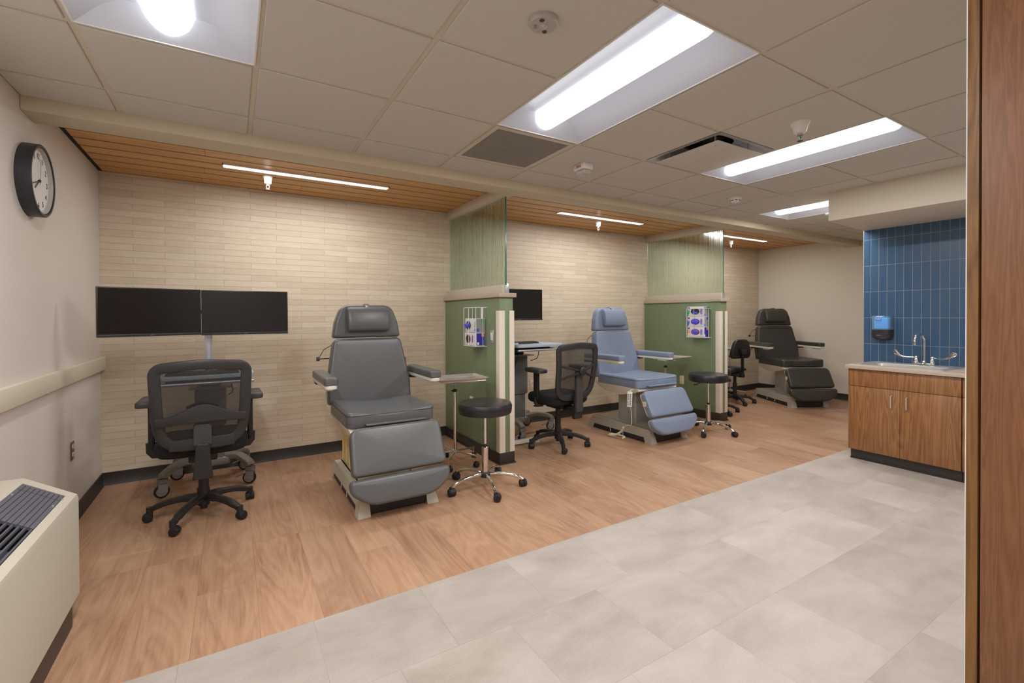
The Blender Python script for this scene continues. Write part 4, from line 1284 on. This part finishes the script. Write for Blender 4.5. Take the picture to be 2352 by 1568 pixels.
# ---------------- mesh-back office chairs: local frame faces +Y
def office_chair(label, loc, rz, style, base_rot=0.0, back_rot=0.0):
    t = thing('office_chair', label, 'office chair', loc, rz, 'black mesh-back office chairs')
    star_base(t, .305, .125, ('blackp', 'rubber'), base_rot)
    obj('gas_column', M().lathe([(.036, .07), (.036, .16), (.030, .20), (.030, .31), (.024, .315), (.024, .42)], 20).lathe([(.022, .045), (.022, .1)], 14), K['blackp'], t)
    zs = .462
    out = dense(rpoly([(-.25, -.235), (.25, -.235), (.265, .0), (.245, .245), (-.245, .245), (-.265, .0)], [.12, .12, .3, .10, .10, .3]), .04)
    obj('seat', M().pad(out, .098, .042, .012, T(0, 0, zs - .01), back=.9), K['fabric'], t)
    obj('mechanism', M().box(-.08, .08, -.14, .10, .395, .462, 0.01).box(-.03, .03, -.27, -.10, .40, .44, 0.006)
        .tube([(-.08, .02, .43), (-.20, .03, .435), (-.25, .03, .432)], .006, 8).box(-.285, -.235, .015, .045, .426, .438, 0.005), K['blackp'], t)
    # back frame
    def bend(x, z):      # z from .52 to 1.05
        u = (z - .52) / .53
        return Vector((x, -.255 - .080 * u - .025 * math.sin(PI * u) + .55 * x * x, z))
    outl = dense(rpoly([(-.205, .535), (.205, .535), (.228, .72), (.242, 1.03), (.0, 1.052), (-.242, 1.03), (-.228, .72)], [.12, .12, .3, .045, .8, .045, .3], 5), .03)
    loop = [bend(x, z) for x, z in outl]
    obj('back_frame', M().tube(loop, .013, 12, closed=True, wide=.031, upv=(0, 1, 0)), K['framek'], t)
    # mesh skin
    v, f = [], []
    nz, nx = 14, 12
    def half(z):
        xs_ = [abs(x) for x, zz in outl if abs(zz - z) < .03]
        return (max(xs_) if xs_ else .2) - .012
    for i in range(nz + 1):
        z = .545 + (1.042 - .545) * i / nz
        hw_ = half(z)
        for k in range(nx + 1):
            x = -hw_ + 2 * hw_ * k / nx
            v.append(bend(x, z) + Vector((0, .004, 0)))
    for i in range(nz):
        for k in range(nx):
            f.append((i * (nx + 1) + k, i * (nx + 1) + k + 1, (i + 1) * (nx + 1) + k + 1, (i + 1) * (nx + 1) + k))
    obj('mesh_back', M().add(v, f), K['meshfab'], t, 'see-through black mesh')
    off = Vector((0, -.014, 0))
    if style == 'band':
        b = M()
        pts = [bend(x, .735 + .018 * math.cos(x / .2 * PI) * .6 - .02 * abs(x) / .2) + off for x in [-.235 + .47 * k / 16 for k in range(17)]]
        b.tube(pts, .008, 12, wide=[.027 + .030 * math.exp(-(x / .10) ** 2) for x in [-.235 + .47 * k / 16 for k in range(17)]], upv=(0, 1, 0))
        obj('lumbar_band', b, K['framek'], t)
        obj('spine_plate', M().prism(rpoly([(-.050, .535), (.050, .535), (.047, .672), (-.047, .672)], .012), .270, .305, frame((0, 0, 0), (1, 0, 0), (0, 0, 1)), 0.006), K['blackg'], t)
        obj('lower_rim', M().tube([bend(x, .548) + off for x in [-.17 + .34 * k / 8 for k in range(9)]], .009, 10, wide=.036, upv=(0, 1, 0)), K['framek'], t)
        obj('mesh_pad', M().tube([bend(x, .775 + .03 * math.cos(x / .08 * PI / 2)) + Vector((0, .03, 0)) for x in [-.08 + .16 * k / 8 for k in range(9)]], .012, 10), K['fabric'], t)
    else:
        b = M()
        c0 = bend(.0, .80) + Vector((0, -.045, 0))
        for sx, zt in ((-1, .86), (1, .86), (-1, .72), (1, .72)):
            e = bend(sx * .225, zt)
            mid = c0.lerp(e, .5) + Vector((0, -.012, 0))
            b.tube(spline([c0, mid, e], 6), .011, 10, wide=.014)
        b.lathe([(.038, 0), (.042, .006), (.042, .022), (.034, .028), (0, .029)], 28, frame(c0 + Vector((0, .006, 0)), (1, 0, 0), (0, 0, 1)))
        obj('spider_brace', b, K['blackp'], t)
        obj('spine_plate', M().prism(rpoly([(-.045, .40), (.045, .40), (.04, .79), (-.04, .79)], .01), .300, .335, frame((0, 0, 0), (1, 0, 0), (0, 0, 1)), 0.006), K['blackg'], t)
    obj('back_upright', M().prism(rpoly([(-.055, .33), (.055, .33), (.042, .45), (.038, .55), (-.038, .55), (-.042, .45)], .012), .275, .312, frame((0, 0, 0), (1, 0, 0), (0, 0, 1)), 0.006)
        .box(-.04, .04, -.30, -.12, .385, .425, 0.008), K['blackp'], t)
    # arms
    for s_ in (-1, 1):
        x = s_ * .277
        a = M()
        a.tube([(s_ * .20, .0, .445), (s_ * .27, .0, .448), (s_ * .285, .0, .47), (s_ * .287, .0, .53)], .013, 10, wide=.022, upv=(0, 1, 0))
        a.box(x - .017, x + .017, -.032, .032, .50, .775, 0.008)
        st_ = obj('arm_post', a, K['blackp'], t)
        out = dense(rpoly([(-.058, -.14), (.058, -.14), (.06, .13), (-.045, .13)], [.025, .03, .035, .03]), .05)
        obj('arm_pad', M().pad(out, .040, .014, .004, T(x + s_ * .016, .0, .776), back=.6), K['blackg'], st_)
    return t
oc1 = office_chair('black mesh office chair with its back to the camera, before the dual monitors', (-.172, 3.765, 0), R(2), 'band', R(23))
oc2 = office_chair('black mesh office chair with a round back hub, left of the blue exam chair', (2.875, 3.83, 0), R(3), 'spider', R(-117 - 3))

# assistant stool with bellows in the farthest bay
t = thing('task_chair', 'black vinyl task chair with a ribbed back column in the farthest bay', 'office chair', (6.55, 4.25, 0), R(-10))
star_base(t, .27, .10, ('blackp', 'rubber'), R(-37))
obj('gas_column', M().lathe([(.03, .06), (.03, .30), (.022, .31), (.022, .42)], 18), K['blackp'], t)
out = dense(ellipse(.21, .20, 28), .05)
obj('seat', M().pad(out, .075, .03, .01, T(-.02, .12, .46), back=.8), K['vinylb'], t)
obj('mechanism', M().box(-.07, .07, -.12, .1, .41, .46, 0.01).box(-.03, .03, -.16, -.08, .40, .46, 0.008).tube([(.07, 0, .44), (.16, -.02, .43)], .006, 6), K['blackp'], t)
bl = M().cyl((0, -.14, .40), (0, -.14, .80), .016)
for k in range(14):
    z = .48 + k * .0175
    bl.lathe([(.019, -.006), (.029, 0), (.019, .006)], 16, T(0, -.14, z))
obj('bellows', bl, K['rubber'], t)
Fb = frame((0, -.11, .68), (1, 0, 0), (0, -.10, 1))
obj('backrest', M().pad(dense(rpoly([(-.19, 0), (.19, 0), (.19, .10), (.13, .29), (-.13, .29), (-.19, .10)], [.06, .06, .12, .09, .09, .12]), .03), .06, .025, .008, Fb @ Matrix.Rotation(PI, 4, 'Y') @ T(0, 0, -.01), back=.9), K['vinylb'], t)
obj('back_bracket', M().box(-.05, .05, -.18, -.10, .74, .82, 0.015).cyl((-.06, -.16, .80), (.06, -.16, .80), .018), K['blackp'], t)
obj('lock_knob', M().cyl((.02, -.14, .52), (.06, -.14, .52), .018), K['blackp'], t)
# a second task stool mostly hidden by the second partition
t = thing('stool', 'black task stool mostly hidden behind the end of the second partition', 'stool', (5.70, 3.985, 0), R(0))
star_base(t, .29, .10, ('blackp', 'rubber'), R(-38))
obj('gas_column', M().lathe([(.03, .06), (.03, .30), (.022, .31), (.022, .47)], 18), K['blackp'], t)
obj('seat', M().pad(dense(ellipse(.20, .20, 28), .05), .075, .03, .01, T(0, 0, .52), back=.8), K['vinylb'], t)
obj('mechanism', M().box(-.08, .08, -.08, .08, .455, .525, 0.01).cyl((.09, -.08, .45), (.16, -.12, .44), .02), K['blackp'], t)

# ================================================================== COMPUTER CARTS
def monitor(label, c, ang, w_=.545, h_=.318, group=None):
    """c: centre of the screen front; ang: heading of the outward normal's rotation about z (0 faces -Y)"""
    t = thing('monitor', label, 'monitor', c, ang, group)
    obj('housing', M().box(-w_ / 2, w_ / 2, 0, .028, -h_ / 2, h_ / 2, 0.003).box(-.13, .13, .028, .05, -.1, .1, 0.008), K['bezel'], t)
    obj('screen', M().box(-w_ / 2 + .006, w_ / 2 - .006, -.0012, 0, -h_ / 2 + .022, h_ / 2 - .006), K['screen'], t)
    obj('chin', M().box(-w_ / 2, w_ / 2, -.003, .004, -h_ / 2, -h_ / 2 + .018, 0.001), K['blackp'], t)
    text('acer', .013, frame((0, -.0033, -h_ / 2 + .0095), (1, 0, 0), (0, 0, 1)), K['castwheel'], t, 'lettering', .0002)
    return t
def cart(label, loc, dual, ends, mx=0, tz=.93, group='wheeled computer carts'):
    """local frame: user side is -Y, pole at origin"""
    t = thing('computer_cart', label, 'computer cart', loc, 0, group)
    tz -= .985
    # base hub and arms
    for ex, ey in ends:
        front = ey < .4
        sx = math.copysign(.12, ex)
        y0 = .02 + (.32 if not front else .27)
        y0 = .38 if front else .50
        pts = spline([(sx * .5, .38, .200), (sx + (ex - sx) * .4, .38 + (ey - .38) * .4, .215), (ex - (ex - sx) * .16, ey + (.38 - ey) * .16, .180), (ex, ey, .150), (ex, ey, .112)], 4)
        obj('base_arm', M().tube(pts, .025, 12, wide=.036), K['cartgrey'], t)
        cm = M(); F_ = T(ex, ey, 0, rz=R(14 if ex < 0 else -22))
        cm.prism([(-.030, .045), (.022, .035), (.032, .085), (.020, .118), (-.028, .118)], .014, .020, F_ @ T(0, 0, 0, rx=PI / 2)).prism([(-.030, .045), (.022, .035), (.032, .085), (.020, .118), (-.028, .118)], -.020, -.014, F_ @ T(0, 0, 0, rx=PI / 2))
        cm.box(-.028, .03, -.02, .02, .10, .118, 0.004, m=F_)
        cm.box(-.075, -.02, -.012, .012, .088, .098, 0.003, m=F_ @ T(0, 0, 0, ry=R(-22)))
        cs = obj('caster', cm, K['castwheel'], t)
        obj('wheel', M().lathe([(.040, -.012), (.048, -.010), (.050, 0), (.048, .010), (.040, .012)], 28, F_ @ T(-.006, 0, .05, rx=PI / 2)), K['rubber'], cs)
        obj('wheel_hub', M().lathe([(.0, -.0132), (.036, -.0128), (.036, .0128), (0, .0132)], 24, F_ @ T(-.006, 0, .05, rx=PI / 2)), K['castwheel'], cs)
    obj('base_plate', M().prism(rpoly([(-.13, .29), (.13, .29), (.13, .54), (-.13, .54)], .04), .16, .215, b=0.012), K['cartgrey'], t)
    obj('base_label', M().prism(rpoly([(-.05, .292), (.10, .292), (.09, .325), (-.04, .325)], .01), .2155, .2165), K['carton'], t, 'white label')
    obj('column', M().box(-.085, .085, .30, .44, .20, .50, 0.012).box(-.105, .105, .28, .46, .48, .84 + tz, 0.015), K['cartdark'], t)
    obj('shelf', M().box(-.14, .15, .22, .48, .838 + tz, .848 + tz, 0.003), K['counter'], t, 'tan lower shelf')
    obj('upper_column', M().box(-.075, .075, .31, .43, .848 + tz, .955 + tz, 0.01), K['blackg'], t)
    ws = M().prism(rpoly([(-.285, -.14), (.285, -.14), (.285, .10), (.20, .40), (-.20, .40), (-.285, .10)], [.04, .04, .08, .06, .06, .08]), .955 + tz, .985 + tz, b=0.008)
    obj('worksurface', ws, K['cartlight'], t, 'pale blue-grey worksurface')
    obj('keyboard_tray', M().prism(rpoly([(-.26, -.12), (.26, -.12), (.26, .10), (-.26, .10)], .03), .922 + tz, .934 + tz, b=0.004).box(-.2, .2, .0, .05, .93 + tz, .96 + tz), K['blackg'], t)
    obj('wrist_rail', M().tube([(-.285, -.14, .928 + tz), (.285, -.14, .928 + tz)], .011, 12), K['alu'], t, 'silver front rail')
    pz = 1.38
    obj('mast', M().box(mx - .024, mx + .024, .02, .06, .98 + tz, pz + .05, 0.003).box(mx - .010, mx + .010, .017, .02, .985 + tz, pz + .04), K['alu'], t)
    obj('mast_foot', M().box(mx - .06, mx + .06, .0, .16, .984 + tz, .998 + tz, 0.004), K['cartlight'], t)
    obj('monitor_arm', M().box(mx, -.10, .02, .045, pz - .02, pz + .02, 0.003) if not dual else
        M().tube([(-.30, -.115, pz), (-.03, .02, pz), (.03, .02, pz), (.30, -.02, pz)], .015, 10, wide=.02), K['alu'], t)
    obj('cable', M().tube(spline([(.13, .1, .925 + tz), (.15, .16, .82 + tz), (.12, .25, .78 + tz)], 6), .004, 6).tube(spline([(-.05, .2, .955 + tz), (-.10, .26, .70), (-.06, .30, .60), (-.11, .33, .46)], 6), .004, 6), K['rubber'], t)
    return t
cart('grey computer cart with a silver mast standing in the left corner', (-.148, 4.055, 0), True, [(-.30, .215), (.265, .215), (-.24, .62), (.24, .62)])
monitor('left of the two joined black monitors, nearest the clock wall', (-.452, 3.872, 1.375), math.atan2(3.963 - 3.785, -.187 + .72), .56, .320, 'dual monitors on the corner cart')
monitor('right of the two joined black monitors, directly above the office chair', (.092, 3.955, 1.372), R(-1.5), .556, .322, 'dual monitors on the corner cart')
cart('grey computer cart half hidden behind the first partition', (2.69, 3.99, 0), False, [(-.05, .16), (.50, .40), (.38, .72), (-.20, .62)], -.25, 1.05)
monitor('single black monitor seen beside the first partition in the middle bay', (2.49, 3.955, 1.452), R(-2), .55, .318)
def keyboard(label, loc, w_=.44, rz=0):
    t = thing('keyboard', label, 'keyboard', loc, rz)
    obj('body', M().box(-w_ / 2, w_ / 2, -.07, .07, 0, .014, 0.004), K['blackp'], t)
    k_ = M()
    for r_ in range(6):
        n = int(w_ / .0195) - 1
        for c_ in range(n):
            x = -w_ / 2 + .012 + c_ * (w_ - .024) / n
            k_.box(x, x + (w_ - .024) / n - .0025, -.062 + r_ * .0205, -.062 + r_ * .0205 + .017, .0135, .020)
    obj('keys', k_, K['blackg'], t, flat=True)
    return t
keyboard('black keyboard on the corner cart tray, seen through the mesh chair back', (-.148 - .03, 4.01, .93))
keyboard('black keyboard on the cart behind the first partition', (2.56, 4.07, 1.05), .40)
t = thing('mouse', 'small dark mouse at the right edge of the corner cart worksurface', 'mouse', (.09, 4.10, .93), R(10))
obj('body', M().pad(dense(ellipse(.028, .05, 20), .05), .026, .018, .006), K['blackp'], t)

# cream bar on the floor by the second cart
m_ = M().box(2.34, 2.79, 4.035, 4.075, .012, .050, 0.004)
m_.box(2.345, 2.40, 4.03, 4.08, 0, .013).box(2.735, 2.785, 4.03, 4.08, 0, .013)
tag(obj('floor_bar', m_, K['armcream']), 'low cream bar on the floor beyond the first partition by the cart', 'floor bar')

# ================================================================== GLOVE RACKS AND BOXES
FX = lambda x, y, z: frame((x, y, z), (0, -1, 0), (0, 0, 1))     # x -> -Y (right in picture), y -> up, z -> -X (towards bay)
def rack(label, xw, y0, y1, z0, z1, dep, ear=.05):
    """y0 > y1: left and right edges in the picture"""
    t = thing('glove_rack', label, 'glove box rack', (xw, 0, 0), 0, 'white wire glove box racks')
    w_ = M()
    for z in (z0, z1):
        w_.tube([(-.002, y0 + ear, z), (-.012, y0 + ear * .4, z), (-dep, y0, z), (-dep, y1, z), (-.012, y1 - .005, z), (-.002, y1 - min(ear, .03), z)], .0032, 8)
        w_.tube([(-dep, y0, z), (-.006, y0, z)], .003, 8)
    for y in (y0, y0 - .42 * (y0 - y1), y1):
        w_.tube([(-dep, y, z0), (-dep, y, z1)], .0032, 8)
    w_.tube([(-.03, y1 - .002, z0), (-.03, y1 - .002, z1)], .0032, 8)
    w_.tube([(-.01, y0, z0), (-.01, y0, z1)], .003, 8)
    w_.tube([(-dep, y0 - .42 * (y0 - y1), z0), (-.006, y0 - .42 * (y0 - y1), z0)], .003, 8)
    obj('wire_frame', w_, K['whitewire'], t)
    yc = y1 + .28 * (y0 - y1)
    obj('wall_plate', M().box(-.004, 0, yc - .022, yc + .022, z0, z1, 0.001).cyl((-.005, yc, z1 - .03), (-.003, yc, z1 - .03), .004), K['whitewire'], t)
def glove_box(label, x, y, z, w_, h_, d_, kind, letter, flip=False, state='full'):
    """x,y,z: bottom centre of the front face"""
    t = thing('glove_box', label, 'glove box', (x, y, z), 0, 'disposable glove boxes')
    F_ = FX(0, 0, 0)
    dark = {'L': 'greenp', 'M': 'bluep', 'S': 'orangep'}[kind]
    obj('carton', M().box(-w_ / 2, w_ / 2, 0, h_, -d_, 0, 0.0008, m=F_), K['carton'], t)
    # side facing the room end (+x local)
    sidem = 'navyp' if kind == 'S' else 'cartong'
    obj('side_panel', M().box(w_ / 2 + .0002, w_ / 2 + .0008, .004, h_ - .004, -d_ + .003, -.003, m=F_), K[sidem], t)
    obj('side_patch', M().box(w_ / 2 + .0009, w_ / 2 + .0014, h_ * .72, h_ * .97, -d_ + .01, -.055, m=F_), K[dark], t)
    obj('side_patch', M().box(w_ / 2 + .0009, w_ / 2 + .0014, .008, h_ * .28, -.030, -.008, m=F_), K['bluep' if kind != 'S' else 'carton'], t)
    cx = -.005 if not flip else -.045
    rx, ry = (.062, .036) if not flip else (.047, .040)
    cy = h_ * .5
    ring = M().prism([(cx + (rx + .006) * math.cos(a * PI / 16), cy + (ry + .005) * math.sin(a * PI / 16)) for a in range(32)], .0004, .0012, F_)
    obj('opening_ring', ring, K[dark if kind != 'M' else 'lilac'], t)
    obj('opening', M().prism([(cx + rx * math.cos(a * PI / 16), cy + ry * math.sin(a * PI / 16)) for a in range(32)], .001, .0018, F_), K['hole'], t)
    if state == 'full':
        obj('glove', M().pad(ellipse(rx * .95, ry * .92, 24, cx, cy), .010, .009, .006, F_ @ T(0, 0, .0015), back=.1), K['glove'], t)
    elif state == 'half':
        obj('glove', M().pad(ellipse(rx * .7, ry * .4, 20, cx, cy - ry * .5), .006, .005, .004, F_ @ T(0, 0, .0015), back=.1), K['glove'], t)
    elif state == 'out':
        obj('glove', M().pad(ellipse(.030, .024, 18, cx + .005, cy), .022, .018, .008, F_ @ T(0, 0, .0015), back=.3).pad(ellipse(.026, .012, 16, cx - .03, cy + .004), .026, .010, .004, F_ @ T(0, 0, .0015), back=.3).pad(ellipse(.022, .009, 16, cx - .026, cy - .018), .022, .008, .004, F_ @ T(0, 0, .0015), back=.3), K['glove'], t)
    if not flip:
        obj('size_patch', M().prism([(-w_ / 2 + .002, h_ * .62), (-w_ / 2 + .034, h_ * .62), (-w_ / 2 + .034, h_ * .42), (-w_ / 2 + .012, h_ * .05), (-w_ / 2 + .002, h_ * .05)] if kind != 'S' else
            [(-w_ / 2 + .002, h_ * .68), (-w_ / 2 + .036, h_ * .68), (-w_ / 2 + .036, h_ * .36), (-w_ / 2 + .002, h_ * .36)], .0004, .001, F_), K[dark], t)
        text(letter, .034, F_ @ T(-w_ / 2 + .020, h_ * .5, .0013), K['white'], t, 'size_letter', .0002)
        obj('mark', M().box(-w_ / 2 + .010, -w_ / 2 + .032, h_ * .76, h_ * .93, .0004, .001, m=F_), K['navyp'], t)
    else:
        obj('size_patch', M().prism([(w_ / 2 - .006, h_ * .97), (w_ / 2 - .006, h_ * .38), (w_ / 2 - .030, h_ * .38), (w_ / 2 - .030, h_ * .62)], .0004, .001, F_), K[dark if kind != 'S' else 'carton'], t)
        if kind != 'S':
            text(letter, .034, F_ @ T(w_ / 2 - .018, h_ * .5, .0013, rz=PI), K['white'], t, 'size_letter', .0002)
            obj('mark', M().box(w_ / 2 - .028, w_ / 2 - .010, h_ * .08, h_ * .28, .0004, .001, m=F_), K['bluep'], t)
    # printed glove silhouette
    sx = .085 if not flip else .012 + .03
    sil = M().pad([(sx - .010, cy - .035), (sx + .012, cy - .035), (sx + .018, cy + .015), (sx + .012, cy + .038), (sx - .006, cy + .040), (sx - .016, cy + .010)], .0006, .0002, 0, F_ @ T(0, 0, .0004))
    if kind != 'L' or not flip:
        obj('printed_hand', sil, K['lilac'], t)
    return t
X1w = P1X0
rack('white wire glove rack on the first green partition, its top slot empty', X1w, 4.125, 3.868, 1.052, 1.42, .105)
glove_box('grey and white glove box marked green, a violet glove pulled out, first partition', X1w - .098, 3.99, 1.184, .232, .132, .092, 'L', 'L', True, 'out')
glove_box('white and navy glove box with an orange-ringed empty opening, first partition', X1w - .098, 3.995, 1.058, .245, .122, .092, 'S', 'S', True, 'empty')
X2w = P1X0 + P2D
rack('white wire glove rack filled with three boxes on the second green partition', X2w, 4.005, 3.742, 1.05, 1.42, .112, .08)
glove_box('top glove box marked with a green L on the second partition', X2w - .105, 3.875, 1.320, .245, .130, .10, 'L', 'L', False, 'half')
glove_box('middle glove box marked with a blue M on the second partition', X2w - .105, 3.875, 1.188, .245, .130, .10, 'M', 'M', False, 'full')
glove_box('bottom glove box marked with an orange S on the second partition', X2w - .105, 3.875, 1.056, .245, .130, .10, 'S', 'S', False, 'full')
